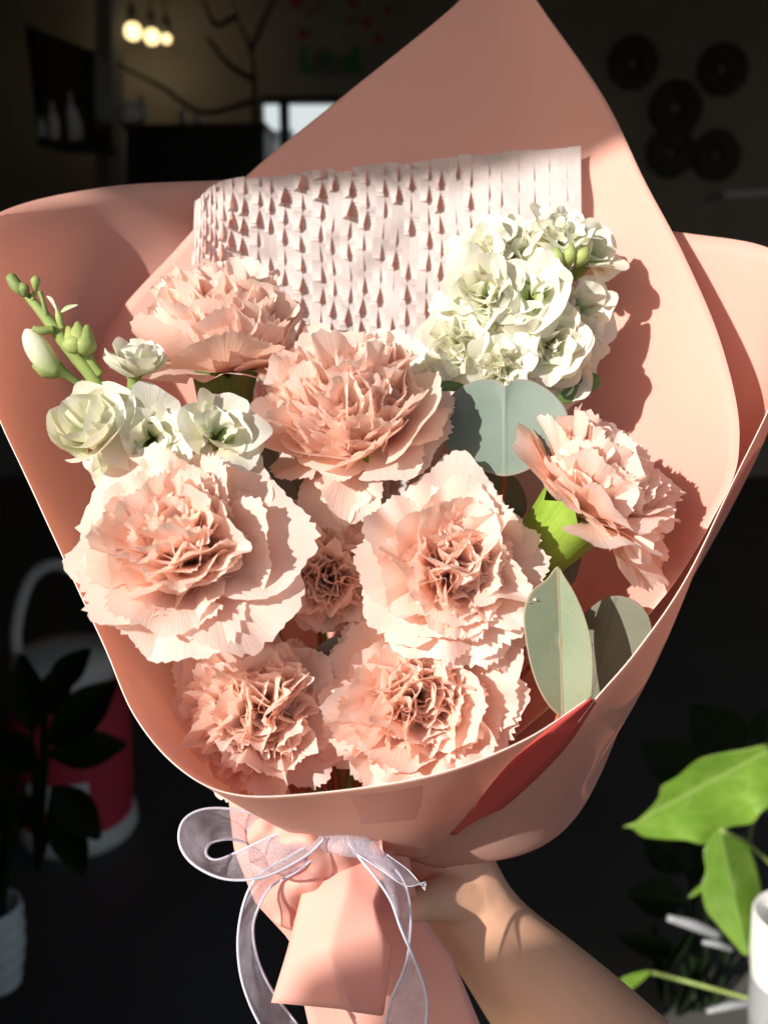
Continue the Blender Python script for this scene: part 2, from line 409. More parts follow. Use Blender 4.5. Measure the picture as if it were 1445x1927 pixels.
# ------------------------------------------------------------------ wrapping paper
WAIST = P(645, 1610, 0.468)
wrap = thing('bouquet_wrap', 'pale pink paper wrapped in a wide cone around the flowers', 'wrapping paper', WAIST)
back_rows = [
 [(905, -60, .585), (930, -64, .585), (950, -64, .585), (965, -62, .584), (980, -56, .583)],
 [(860, 5, .580), (900, 20, .580), (940, 28, .580), (980, 18, .578), (1012, 3, .575)],
 [(640, 185, .575), (760, 200, .575), (880, 208, .572), (1010, 200, .565), (1135, 180, .548)],
 [(470, 325, .567), (650, 340, .570), (840, 350, .567), (1050, 345, .555), (1213, 340, .525)],
 [(335, 465, .560), (560, 500, .565), (820, 520, .562), (1080, 510, .545), (1287, 480, .505)],
 [(195, 640, .545), (500, 680, .557), (800, 700, .556), (1100, 690, .535), (1358, 650, .480)],
 [(200, 850, .530), (480, 860, .550), (800, 880, .550), (1130, 880, .525), (1391, 820, .460)],
 [(285, 1060, .515), (520, 1060, .540), (800, 1080, .540), (1100, 1080, .520), (1352, 955, .450)],
 [(420, 1300, .500), (560, 1300, .520), (760, 1300, .520), (960, 1290, .505), (1180, 1200, .460)],
 [(590, 1600, .475), (620, 1600, .485), (650, 1600, .488), (680, 1600, .485), (710, 1600, .475)]]
sheet('back_sheet', back_rows, 48, 72, M['paper'], M['edge'], wrap, WAIST, 0.00045, 0.003, 14, 1)
F_cols = [
 [(505, 330, .600), (400, 560, .590), (480, 1150, .545), (620, 1600, .487)],
 [(430, 338, .592), (300, 600, .575), (450, 1165, .532), (612, 1600, .484)],
 [(200, 351, .555), (150, 680, .550), (410, 1180, .520), (605, 1600, .480)],
 [(0, 399, .505), (60, 740, .508), (365, 1220, .492), (590, 1602, .472)],
 [(-75, 490, .465), (40, 850, .470), (345, 1270, .470), (583, 1603, .466)],
 [(-25, 725, .440), (95, 980, .446), (345, 1330, .456), (580, 1604, .462)],
 [(60, 920, .425), (165, 1120, .436), (365, 1390, .448), (578, 1604, .459)],
 [(138, 1090, .415), (226, 1240, .427), (395, 1440, .443), (577, 1602, .457)],
 [(198, 1220, .410), (275, 1340, .420), (428, 1480, .440), (578, 1600, .455)],
 [(252, 1345, .403), (325, 1425, .415), (460, 1510, .435), (580, 1598, .453)],
 [(330, 1440, .391), (400, 1482, .412), (490, 1532, .438), (590, 1592, .458)],
 [(425, 1492, .387), (480, 1529, .410), (550, 1568, .438), (620, 1596, .458)],
 [(560, 1496, .384), (600, 1532, .406), (640, 1578, .436), (680, 1602, .460)],
 [(800, 1462, .383), (795, 1512, .404), (770, 1575, .436), (750, 1610, .464)],
 [(980, 1396, .386), (930, 1455, .406), (870, 1540, .438), (800, 1615, .470)],
 [(1112, 1312, .394), (1000, 1393, .414), (905, 1478, .436), (838, 1572, .464)]]
F_rows = [[c[i] for c in F_cols] for i in range(4)]
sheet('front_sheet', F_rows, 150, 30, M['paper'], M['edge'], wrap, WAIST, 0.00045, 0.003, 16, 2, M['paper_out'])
R_cols = [
 [(1120, 1316, .402), (1052, 1400, .428), (945, 1498, .452), (862, 1563, .470), (760, 1612, .482)],
 [(1200, 1222, .405), (1155, 1360, .440), (1050, 1500, .468), (935, 1600, .484), (800, 1628, .488)],
 [(1290, 1090, .415), (1228, 1260, .456), (1122, 1440, .484), (1015, 1592, .496), (840, 1634, .494)],
 [(1380, 905, .430), (1318, 1045, .470), (1215, 1240, .498), (1078, 1542, .508), (860, 1625, .498)],
 [(1447, 768, .447), (1385, 930, .482), (1250, 1180, .508), (1060, 1500, .515), (840, 1610, .502)],
 [(1500, 640, .465), (1420, 860, .492), (1250, 1150, .515), (1000, 1450, .515), (800, 1600, .502)],
 [(1470, 480, .503), (1400, 800, .518), (1200, 1150, .530), (950, 1420, .520), (740, 1600, .500)],
 [(1255, 432, .548), (1260, 780, .550), (1080, 1150, .545), (880, 1400, .525), (690, 1600, .500)]]
R_rows = [[c[i] for c in R_cols] for i in range(5)]
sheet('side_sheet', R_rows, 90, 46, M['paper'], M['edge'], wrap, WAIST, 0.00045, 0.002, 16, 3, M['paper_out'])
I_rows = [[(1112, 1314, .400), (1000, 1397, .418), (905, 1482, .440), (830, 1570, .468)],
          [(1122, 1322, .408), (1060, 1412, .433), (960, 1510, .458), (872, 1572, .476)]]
sheet('fold_shade_sheet', I_rows, 30, 5, M['red_shade'], M['red_shade'], wrap, WAIST, 0.0004)  # added sheet, painted with the red shade seen in the fold gap

# tail of the wrap below the binding
def facet(name, px, faces, mat=M['paper']):
    o = mesh_obj(name, [P(*q) for q in px], faces, mat, wrap, None, False, WAIST)
    o.data.materials.append(M['edge'])
    b = o.modifiers.new('sub', 'SUBSURF'); b.levels = 3; b.render_levels = 3; b.subdivision_type = 'CATMULL_CLARK'
    cl = o.data.attributes.new('crease_edge', 'FLOAT', 'EDGE')
    cl.data.foreach_set('value', [0.72] * len(o.data.edges))
    cv = o.data.attributes.new('crease_vert', 'FLOAT', 'POINT')
    cv.data.foreach_set('value', [0.9] * len(o.data.vertices))
    o.data.polygons.foreach_set('use_smooth', [True] * len(o.data.polygons))
    m = o.modifiers.new('thickness', 'SOLIDIFY'); m.thickness = 0.0005; m.material_offset_rim = 1
    return o
facet('tail_front', [(592, 1570, .458), (660, 1560, .458), (760, 1560, .462),
                     (568, 1680, .444), (655, 1665, .437), (705, 1700, .438),
                     (540, 1790, .437), (618, 1778, .426), (718, 1752, .431), (738, 1780, .437),
                     (510, 1888, .430), (640, 1900, .423), (665, 1906, .424), (722, 1914, .436)],
      [(0, 3, 4, 1), (1, 4, 5, 2), (3, 6, 7, 4), (4, 7, 8, 5), (6, 10, 11, 7), (7, 11, 12), (7, 12, 13, 8), (8, 13, 9)])
facet('tail_behind', [(570, 1560, .462), (660, 1560, .466), (760, 1570, .464),
                      (430, 1505, .470), (440, 1600, .470), (480, 1700, .468), (545, 1770, .468),
                      (660, 1780, .474), (790, 1720, .470), (850, 1800, .474), (908, 1940, .474), (740, 1950, .470), (585, 1950, .474)],
      [(0, 3, 4), (0, 4, 5), (0, 5, 6, 7, 1), (1, 7, 8, 2), (7, 11, 10, 9, 8), (6, 12, 11, 7)])
# crumpled gather of paper where the ribbon ties it
gr = [[(455, 1520, .452), (520, 1530, .446), (590, 1560, .440), (650, 1570, .440), (720, 1580, .442)],
      [(462, 1570, .450), (520, 1580, .440), (585, 1590, .436), (640, 1595, .436), (720, 1600, .438)],
      [(470, 1620, .450), (530, 1630, .440), (590, 1630, .440), (640, 1625, .440), (730, 1625, .442)],
      [(485, 1680, .455), (530, 1690, .448), (570, 1700, .450), (620, 1690, .450), (720, 1680, .452)],
      [(520, 1740, .460), (545, 1750, .458), (570, 1760, .458), (620, 1750, .458), (700, 1740, .460)]]
sheet('paper_gather', gr, 40, 40, M['paper'], M['edge'], wrap, WAIST, 0.0005, 0.009, 85, 7)

# clear tape on the front
gF = patch_px(F_rows, 150, 30)
js = [j for j in range(150) if 640 < gF[0][j][0] < 800]
tv_, tn = [], len(js)
for i_ in range(3, 15):
    for j in js:
        x, y, d = gF[i_][j]
        tv_.append(P(x, y, d + .003 * noise.noise(Vector((x / 100.0 * 16 / 40, y / 100.0 * 16 / 40, 2))) - .0009))
def tape_mat():
    q = NM('clear_tape'); tc = q.n('ShaderNodeTexCoord')
    t = q.n('ShaderNodeBsdfTransparent'); t.inputs[0].default_value = (0.90, 0.87, 0.87, 1)
    g = q.n('ShaderNodeBsdfGlossy', inp={'Roughness': 0.22}); q.l(q.bump(q.noise(70, 3, tc.outputs['Object']).outputs[0], 0.5, 0.002), g.inputs['Normal'])
    m = q.n('ShaderNodeMixShader'); m.inputs[0].default_value = 0.10
    q.l(t.outputs[0], m.inputs[1]); q.l(g.outputs[0], m.inputs[2]); q.l(m.outputs[0], q.out.inputs[0]); return q.m
mesh_obj('tape', tv_, grid_faces(tn, 12), tape_mat(), wrap, None, True, WAIST)

# ------------------------------------------------------------------ honeycomb tissue
def honeycomb():
    comb = [[(366, 378, .549), (432, 336, .553), (650, 314, .558), (870, 290, .556), (1093, 274, .540)],
            [(360, 640, .532), (430, 640, .537), (640, 640, .545), (860, 640, .543), (1090, 620, .520)],
            [(400, 1000, .515), (450, 1000, .520), (620, 1000, .528), (820, 1000, .527), (1040, 1000, .505)]]
    NC, NV = 31, 100
    CW, CH = 1.0 / NC, 0.062
    g = patch_px(comb, 121, 121)
    def at(u, v):
        x = max(0, min(1, u)) * 120; y = max(0, min(1, v)) * 120
        i, j = min(int(y), 119), min(int(x), 119); fy, fx = y - i, x - j
        return tuple((g[i][j][k] * (1 - fx) + g[i][j + 1][k] * fx) * (1 - fy) + (g[i + 1][j][k] * (1 - fx) + g[i + 1][j + 1][k] * fx) * fy for k in range(3))
    rnd = random.Random(5)
    V, Fc, U = [], [], []
    jit = [[max(0.0, rnd.gauss(0.8, 0.5)) for _ in range(40)] for _ in range(NC + 2)]
    phs = [0.5 * (k % 2) + rnd.uniform(-0.13, 0.13) + 0.5 for k in range(NC + 2)]
    ex = [0.0] + [(k + rnd.uniform(-0.16, 0.16)) / NC for k in range(1, NC)] + [1.0]
    def amp(u, v):
        a = 0.50 + 1.3 * max(0, noise.noise(Vector((u * 3.4, v * 4.0, 4.2))) + 0.32)
        a *= min(1, max(0.10, (0.86 - u) * 6)) * min(1, max(0.15, (u - 0.02) * 5)) * min(1, 0.4 + v * 5)
        return a
    def sl(i, v):                  # how far the slit between strip i-1 and i stands open
        ph = v / CH + phs[i]; k = int(ph); f = ph - k
        if f < 0.12: return 0.0
        f = (f - 0.12) / 0.88
        s = (f / 0.8) if f < 0.8 else (1 - f) / 0.2      # slow rise, quick fall: each cell ends in a small flap
        return s * jit[i][k]
    ragged = [max(0.0, rnd.gauss(0.004, 0.007)) for _ in range(NC)]
    for i in range(NC):
        base = len(V)
        for r in range(NV + 1):
            v = ragged[i] + r / NV * (1.0 - ragged[i])
            for e in range(3):
                u = ex[i] + (ex[i + 1] - ex[i]) * e * 0.5
                a = amp(u, v)
                if e == 0: off = -sl(i, v) * 0.0052; du = sl(i, v) * 0.16
                elif e == 2: off = sl(i + 1, v) * 0.0052; du = -sl(i + 1, v) * 0.22
                else: off = 0.0; du = 0.0
                if i == 0 and e == 0 or i == NC - 1 and e == 2: off = du = 0
                x, y, d = at(u + du * CW * min(1, a) + 0.008 * noise.noise(Vector((u * 6, v * 7, 9.0))) * min(1, u * 8, (1 - u) * 8), v)
                wv = 0.006 * noise.noise(Vector((u * 5, v * 5, 1.0))) + 0.0025 * noise.noise(Vector((u * 15, v * 13, 3.0)))
                V.append(P(x, y, d - off * a + wv)); U.append((u, v))
        for r in range(NV):
            for e in range(2):
                q = base + r * 3 + e
                Fc.append((q, q + 1, q + 4, q + 3))
    org = P(720, 640, .55)
    o = mesh_obj('honeycomb_paper', V, Fc, M['comb'], None, U, False, org)
    tag(o, 'white slit honeycomb tissue sheet standing behind the flowers', 'tissue paper')
honeycomb()

# ------------------------------------------------------------------ flowers
def petal_mesh(name, L, ang, phi0, phi1, bend, ruffle, cup, teeth, rnd, mat, tooth=0.07, curl=0.0, freq=1.0, Nu=27, Nv=9, r0=0.0, z0=0.0, claw=0.3):
    ph = [rnd.uniform(0, 6.28) for _ in range(6)]
    tv = [rnd.uniform(-1.0, 1.0) for _ in range(Nu)]
    tb = [rnd.random() ** 1.5 * 1.5 for _ in range(Nu)]
    uj = [rnd.uniform(-0.35, 0.35) / Nu for _ in range(Nu)]
    asym = rnd.uniform(-0.22, 0.22)
    tw = rnd.uniform(-0.35, 0.35)
    lob = rnd.uniform(0.03, 0.09)
    Np = 30
    path = [(r0, z0)]; phis = []
    for k in range(Np):
        s = (k + 0.5) / Np * 1.2
        p = phi0 + (phi1 - phi0) * min(1, s) ** bend + curl * max(0, s - 0.55) ** 2 * 4
        phis.append(p)
        path.append((path[-1][0] + math.sin(p) * L * 1.2 / Np, path[-1][1] + math.cos(p) * L * 1.2 / Np))
    def curve(s):
        x = max(0, min(0.9999, s / 1.2)) * Np; i = int(x); f = x - i
        a, b = path[i], path[i + 1]
        return a[0] * (1 - f) + b[0] * f, a[1] * (1 - f) + b[1] * f, phis[i]
    V, U = [], []
    for i in range(Nv):
        s = (i / (Nv - 1)) ** 0.85
        for j in range(Nu):
            u = j / (Nu - 1) * 2 - 1
            if teeth: u += uj[j] * 2 * s ** 6
            ln = 1 - 0.16 * u * u - 0.12 * u ** 4 + asym * u * 0.4 + lob * math.sin(3.6 * u + ph[4]) + lob * 0.6 * math.sin(8.3 * u + ph[5])
            if teeth: ln += tooth * (tv[j] * 0.55 + (0.8 if j % 2 else -0.5) * tb[j] * (0.6 + 0.5 * math.sin(5.3 * u + ph[3]))) * s ** 9
            else: ln += tooth * math.sin(5 * u + ph[3]) * s ** 4
            a = u * ang * (claw + (1 - claw) * s)
            rho = s * ln
            al = rho * math.cos(a); la = rho * math.sin(a)
            cx, cz, p = curve(al)
            rf = ruffle * (s ** 1.5 * 0.90 * math.sin(freq * 3.3 * u + ph[0] + s) + s ** 2.6 * 0.34 * math.sin(freq * 7.0 * u + ph[1] + s * 2) + s ** 4 * 0.20 * math.sin(freq * 13 * u + ph[2] + 3 * s))
            rf += cup * la * la + tw * la * s * 0.6
            la *= 1 - min(0.3, ruffle * 0.9) * s
            nr, nz = -math.cos(p), math.sin(p)        # towards the flower's axis and up
            V.append((cx + nr * rf * L, la * L, cz + nz * rf * L)); U.append((j / (Nu - 1), s))
    return mesh_obj(name, V, grid_faces(Nu, Nv), mat, None, U, True)

def quat_to(dirv, roll=0.0):
    return dirv.to_track_quat('Z', 'Y') @ Quaternion((0, 0, 1), roll)

def bloom(parent, Rm, layers, seed, mat, child='petal', Nu=27, Nv=9, z_off=0.0, extra=()):
    rnd = random.Random(seed)
    for li, (n, phi0, phi1, L, ang, ruf, cup, teeth, tooth, curl, fr) in enumerate(layers):
        st = rnd.uniform(0, 6.28)
        for k in range(n):
            az = st + 2 * math.pi * (k + rnd.uniform(-0.32, 0.32)) / n
            o = petal_mesh(child, Rm * L * rnd.uniform(0.80, 1.12), R(ang * rnd.uniform(0.8, 1.2)), R(phi0 + rnd.uniform(-6, 6)), R(phi1 + rnd.uniform(-16, 14)), rnd.uniform(0.7, 1.1), ruf * rnd.uniform(0.6, 1.4),
                           cup * rnd.uniform(0.3, 1.5), teeth, rnd, mat, tooth, R(curl) * rnd.uniform(0.3, 1.5), fr * rnd.uniform(0.75, 1.25), Nu, Nv, r0=Rm * (0.05 if phi0 > 8 else 0.012), z0=z_off)
            o.parent = parent; o.rotation_euler = (R(rnd.uniform(-5, 5)), R(rnd.uniform(-4, 4)), az)
    for (az, phi0, phi1, L, ang, ruf) in extra:        # single loose petals that show in the photograph
        o = petal_mesh(child, Rm * L, R(ang), R(phi0), R(phi1), 0.9, ruf, 0.05, 1, rnd, mat, .035, 0, 0.8, Nu, Nv, r0=Rm * 0.05, z0=z_off)
        o.parent = parent; o.rotation_euler = (0, 0, az)

#        n  phi0 phi1  L    ang ruffle cup teeth tooth curl freq
OPEN = [(6, 55, 97, 1.02, 52, .08, .05, 1, .030, 8, 0.8),
        (8, 50, 78, 1.00, 48, .11, .10, 1, .034, 4, 0.9),
        (9, 44, 62, .97, 45, .13, .15, 1, .036, 2, 1.0),
        (9, 38, 46, .94, 45, .13, .25, 1, .040, 0, 1.0),
        (9, 30, 34, .92, 44, .14, .30, 1, .042, -6, 1.1),
        (9, 22, 22, .90, 42, .15, .30, 1, .045, -8, 1.1),
        (7, 14, 12, .87, 42, .16, .35, 1, .045, -4, 1.2),
        (5, 7, 6, .84, 42, .17, .35, 1, .045, 6, 1.2),
        (3, 1, 3, .80, 46, .18, .5, 1, .045, 12, 1.2)]
BALL = [(7, 66, 76, .90, 46, .10, .10, 1, .032, 5, 0.9),
        (9, 58, 60, .97, 43, .13, .12, 1, .036, 5, 1.0),
        (11, 49, 48, 1.00, 40, .15, .12, 1, .038, 6, 1.1),
        (12, 40, 37, 1.02, 38, .17, .12, 1, .042, 8, 1.2),
        (13, 31, 27, 1.03, 37, .18, .12, 1, .042, 10, 1.25),
        (12, 21, 18, 1.03, 37, .19, .15, 1, .045, 12, 1.3),
        (10, 12, 10, 1.03, 38, .20, .2, 1, .045, 15, 1.3),
        (5, 3, 4, 1.02, 42, .20, .4, 1, .045, 18, 1.2)]
CUP =  [(6, 66, 84, .86, 50, .07, .10, 1, .032, 0, 0.8),
        (8, 72, 34, 1.02, 48, .07, .30, 1, .034, 0, 0.8),
        (9, 64, 22, 1.06, 45, .09, .28, 1, .038, -3, 0.9),
        (11, 55, 15, 1.08, 42, .11, .25, 1, .038, 0, 1.0),
        (12, 45, 12, 1.08, 40, .13, .20, 1, .042, 5, 1.1),
        (12, 35, 11, 1.08, 38, .15, .18, 1, .042, 10, 1.2),
        (11, 24, 10, 1.07, 38, .17, .18, 1, .045, 14, 1.25),
        (9, 13, 7, 1.06, 38, .18, .2, 1, .045, 16, 1.3),
        (5, 3, 4, 1.05, 42, .20, .4, 1, .045, 18, 1.2)]

def calyx(parent, Rm, mat, ln=0.030, rad=0.0095):
    V, F, U = [], [], []
    prof = [(-1.0, 0.45), (-0.95, 0.72), (-0.8, 0.88), (-0.5, 0.98), (-0.2, 1.08), (0.05, 1.25)]
    seg = 20
    for i, (z, r) in enumerate(prof):
        for k in range(seg):
            a = 2 * math.pi * k / seg
            zz = z * ln
            if i == len(prof) - 1: zz += ln * 0.28 * (0.5 + 0.5 * math.cos(5 * a))
            V.append((r * rad * math.cos(a), r * rad * math.sin(a), zz)); U.append((k / seg, i / 5))
    for i in range(len(prof) - 1):
        for k in range(seg):
            F.append((i * seg + k, i * seg + (k + 1) % seg, (i + 1) * seg + (k + 1) % seg, (i + 1) * seg + k))
    F.append(tuple(range(seg - 1, -1, -1)))
    o = mesh_obj('calyx', V, F, mat, parent, U, True)
    for k in range(4):           # bracts hugging the base
        a = k * math.pi / 2 + 0.4
        vv, ff = [], []
        for i in range(5):
            t = i / 4; wd = math.sin(math.pi * (0.25 + 0.75 * t)) * 0.5
            for j in (-1, 0, 1):
                aa = a + j * wd * 0.9
                rr = rad * (0.80 + 0.22 * t) * 1.08
                vv.append((rr * math.cos(aa), rr * math.sin(aa), -ln * (1.0 - 0.42 * t)))
        ff = grid_faces(3, 5)
        mesh_obj('bract', vv, ff, mat, o, [(0.5, 0.5)] * 15, True)
    return o

def carnation(label, c, Rm, facing, layers, seed, mat_cal='calyx', push=0.35, roll=0.0, Nu=45, Nv=11, cal=(0.030, 0.0095), loose=()):
    f = facing
    base = P(*c) - f * Rm * push
    t = thing('carnation', label, 'carnation', base, 'pale pink carnations in the bouquet', quat_to(f, roll))
    qi = quat_to(f, roll).inverted(); ex = []
    for (sx, sy, *rest) in loose:
        lv = qi @ (RIGHT * sx + UP * sy); ex.append((math.atan2(lv.y, lv.x), *rest))
    bloom(t, Rm, layers, seed, M['carn'], 'petal', Nu, Nv, 0.0, ex)
    calyx(t, Rm, M[mat_cal], *cal)
    # stem down to the binding, in the flower's own frame
    q = quat_to(f, roll).inverted()
    s0 = base - f * cal[0] * 0.95
    mid = s0.lerp(WAIST, 0.5) - f * 0.012 + FWD * 0.01
    pts = [q @ (x - base) for x in (s0, s0 - f * 0.014, mid, WAIST.lerp(s0, 0.05))]
    tube('stem', pts, [0.0030, 0.0026, 0.0022, 0.0022], M['stem'], t, None, 8, 14)
    return t

carnation('pale pink carnation seen side-on with olive calyx, standing beside the stock buds', (420, 618, .470), 0.0445, D(0.03, 0.93, 0.36), CUP, 11, 'calyx_dark', 0.50, 0.3, cal=(0.034, 0.0130), loose=((1, .1, 60, 85, .95, 40, .06),))
carnation('cupped pale pink carnation with packed petals and one white-lit drooping petal', (650, 762, .452), 0.0455, D(-0.16, 0.74, 0.64), CUP, 23, 'calyx', 0.50, 1.1,
          loose=((-.15, -1, 80, 150, .95, 40, .08), (.1, -1, 75, 135, .9, 36, .10), (1, -.25, 60, 100, 1.05, 42, .08), (1, -.05, 60, 90, 1.0, 42, .08)))
carnation('pink carnation turned aside over a bright lime-green calyx', (1130, 908, .440), 0.0440, D(0.50, 0.66, 0.42), OPEN[1:], 37, 'calyx', 0.46, 0.5, cal=(0.036, 0.0150),
          loose=((.75, -.9, 60, 118, 1.1, 46, .07), (1, -.5, 60, 110, 1.05, 46, .07), (-.9, .2, 50, 80, 1.0, 46, .06)))
carnation('largest open pink carnation with broad smooth lower petals below the white stock florets', (342, 1032, .415), 0.0440, D(-0.10, 0.46, 0.86), OPEN, 41, 'calyx', 0.30, 0.0,
          loose=((1, .02, 55, 90, 1.24, 54, .09), (.75, -.75, 58, 98, 1.22, 56, .09), (.2, -1, 55, 98, 1.08, 56, .07), (-1, -.1, 50, 90, 1.0, 50, .08)))
carnation('smaller pink carnation in shade, tucked behind and between larger blooms', (615, 1075, .456), 0.0300, D(0.12, 0.30, 0.92), BALL, 53, 'calyx', 0.55, 0.2)
carnation('open pink carnation with cream heart beside the pale lit eucalyptus leaf', (852, 1065, .430), 0.0400, D(0.05, 0.22, 0.96), OPEN, 67, 'calyx', 0.30, 0.9,
          loose=((-1, -.45, 55, 92, 1.1, 48, .07), (-.9, -.05, 50, 85, 1.05, 46, .07), (.6, -1, 60, 100, 1.15, 44, .1), (1, -.1, 50, 88, 1.05, 44, .07), (.2, -1, 60, 100, 1.1, 44, .12)))
carnation('dense pink carnation resting against the rim of the paper above the ribbon loop', (468, 1336, .438), 0.0380, D(-0.16, 0.24, 0.93), BALL, 71, 'calyx', 0.60, 0.4,
          loose=((-1, .2, 52, 70, 1.12, 46, .1), (-.9, .6, 52, 72, 1.1, 46, .1), (1, .5, 50, 75, 1.1, 44, .08), (1, -.2, 55, 92, 1.1, 44, .10), (1, -.7, 55, 95, 1.1, 44, .12)))
carnation('ragged wide-open pink carnation with orange heart above the front fold of the paper', (784, 1322, .444), 0.0430, D(-0.05, 0.14, 0.98), OPEN, 83, 'calyx', 0.30, 0.2,
          loose=((-1, .2, 55, 88, 1.1, 46, .1), (-1, -.35, 55, 92, 1.1, 46, .12), (1, .30, 50, 72, 1.22, 46, .12), (1, -.05, 50, 74, 1.18, 44, .14), (-.8, .9, 50, 85, 1.1, 50, .06)))

# white stocks
FLOR = [(5, 45, 92, 1.0, 58, .13, .2, 0, .04, 10, .9), (5, 38, 70, .95, 56, .18, .3, 0, .05, 0, 1.0),
        (5, 30, 50, .85, 55, .24, .3, 0, .06, 0, 1.1), (4, 20, 32, .75, 55, .28, .4, 0, .06, 0, 1.2), (3, 8, 12, .62, 55, .3, .4, 0, .06, 0, 1.2)]
FLOR_OPEN = [(4, 45, 90, 1.05, 60, .09, .15, 0, .035, 12, .8), (4, 40, 66, 1.0, 58, .13, .4, 0, .04, -10, .9), (3, 25, 40, .75, 50, .18, .5, 0, .05, 0, 1.0)]
FLOR_CUP = [(4, 72, 35, 1.05, 62, .04, .5, 0, .03, -15, .6), (4, 60, 20, 1.05, 58, .06, .6, 0, .03, -10, .7), (4, 40, 14, 1.0, 52, .14, .6, 0, .05, 0, .9), (3, 18, 8, .95, 46, .2, .5, 0, .06, 0, 1)]
def floret(stock, c, Rpx, facing, layers, seed, attach=None):
    Rm = Rpx * c[2] / FPX
    base = P(*c) - facing * Rm * 0.35
    so = stock.location
    V, F, U = [], [], []
    prof = [(-0.62, .10), (-0.55, .16), (-0.3, .19), (-0.05, .17), (0.15, .26), (0.28, .34)]
    for i, (z, r) in enumerate(prof):
        for k in range(12):
            a = k * math.pi / 6
            zz = z * Rm + (Rm * 0.16 * math.cos(4 * a) if i == 5 else 0)
            V.append((r * Rm * math.cos(a), r * Rm * math.sin(a), zz)); U.append((k / 12, i / 5))
    for i in range(5):
        for k in range(12): F.append((i * 12 + k, i * 12 + (k + 1) % 12, (i + 1) * 12 + (k + 1) % 12, (i + 1) * 12 + k))
    F.append(tuple(range(11, -1, -1)))
    o = mesh_obj('floret', V, F, M['sepal'], stock, U, True)
    o.location = base - so
    q = quat_to(facing, seed * 0.7); o.rotation_mode = 'QUATERNION'; o.rotation_quaternion = q
    bloom(o, Rm, layers, seed, M['stock'], 'petal', 17, 8)
    if attach is not None:
        qi = q.inverted()
        pts = [qi @ (x - base) for x in (base - facing * Rm * 0.6, (base - facing * Rm * 1.1).lerp(attach, 0.4), attach)]
        tube('pedicel', pts, [0.0016, 0.0015, 0.0018], M['stem'], o, None, 8, 9)
    return o
def leaf(name, outline, d0, mat, parent, origin, axis, gx=0.0, gy=0.0, dome=0.0, wave=0.0, n=56, rings=9, thick=0.0005, fold=0.0):
    ol = cr_closed(outline, n)
    cx = sum(p[0] for p in ol) / n; cy = sum(p[1] for p in ol) / n
    ax = Vector((axis[2] - axis[0], axis[3] - axis[1])); ax.normalize(); pr = Vector((-ax.y, ax.x))
    wid = max(abs((p[0] - axis[0]) * pr.x + (p[1] - axis[1]) * pr.y) for p in ol)
    V, U, F = [], [], []
    def add(x, y, s):
        perp = (x - axis[0]) * pr.x + (y - axis[1]) * pr.y
        al = (x - axis[0]) * ax.x + (y - axis[1]) * ax.y
        d = d0 + gx * (x - cx) / 1000 + gy * (y - cy) / 1000 + dome * s * s - fold * abs(perp) / wid + wave * math.sin(al / 23.0 + (1 if perp > 0 else 2.4)) * (perp / wid) ** 2
        V.append(P(x, y, d)); U.append((s, 0.5 + 0.5 * perp / wid))
    add(cx, cy, 0)
    for i in range(1, rings + 1):
        s = i / rings
        s = 1 - (1 - s) ** 1.6
        for (x, y) in ol: add(cx + (x - cx) * s, cy + (y - cy) * s, s)
    for k in range(n): F.append((0, 1 + k, 1 + (k + 1) % n))
    for i in range(rings - 1):
        for k in range(n):
            a = 1 + i * n
            F.append((a + k, a + n + k, a + n + (k + 1) % n, a + (k + 1) % n))
    o = mesh_obj(name, V, F, mat, parent, U, True, origin)
    m = o.modifiers.new('thickness', 'SOLIDIFY'); m.thickness = thick
    return o

# full white stock by the tissue
ORG = P(985, 600, .512)
st1 = thing('white_stock', 'dense cluster of creamy white stock florets in front of honeycomb tissue', 'stock flower', ORG, 'white stocks in the bouquet')
CS = P(985, 585, .515)
i = 0
for (x, y, d, r, lay) in [(905, 470, .484, 58, FLOR), (965, 462, .490, 58, FLOR), (1055, 438, .488, 62, FLOR), (1118, 476, .490, 60, FLOR_OPEN), (905, 552, .472, 78, FLOR),
                          (1000, 556, .466, 68, FLOR_OPEN), (1098, 585, .484, 66, FLOR_OPEN), (860, 655, .476, 74, FLOR), (945, 640, .472, 60, FLOR_OPEN), (1040, 650, .470, 72, FLOR),
                          (940, 702, .470, 66, FLOR), (1060, 700, .480, 56, FLOR_OPEN), (1085, 655, .486, 50, FLOR)]:
    i += 1
    f = (P(x, y, d) - CS).normalized() * 0.75 + D(-0.1, 0.2, 1) * 0.5
    floret(st1, (x, y, d), r * 1.28, f.normalized(), lay, 100 + i * 7, CS)
tube('stem', [P(1075, 480, .494), CS, P(960, 800, .520), P(700, 1500, .49)], [.0022, .003, .003, .003], M['stem'], st1, ORG, 8, 24)
leaf('leaf', [(818, 722), (845, 716), (880, 728), (850, 736), (825, 734)], .468, M['stockleaf'], st1, ORG, (815, 727, 880, 728), n=24, rings=4)
leaf('leaf', [(1035, 755), (1060, 735), (1085, 705), (1110, 700), (1128, 710), (1125, 730), (1095, 742), (1065, 760)], .482, M['stockleaf'], st1, ORG, (1040, 755, 1125, 715), gx=.1, n=30, rings=5)
for (x, y, dx, dy, L) in [(1052, 505, -6, -40, 1.0), (1068, 500, 8, -42, 1.0), (1085, 498, 22, -34, 1.0), (1060, 530, 0, 38, 1.1)]:
    tube('bud', [P(x, y, .475), P(x + dx * .5, y + dy * .5, .468), P(x + dx, y + dy, .468)], [.0015, .0035, .0008], M['bud'], st1, ORG, 8, 9)

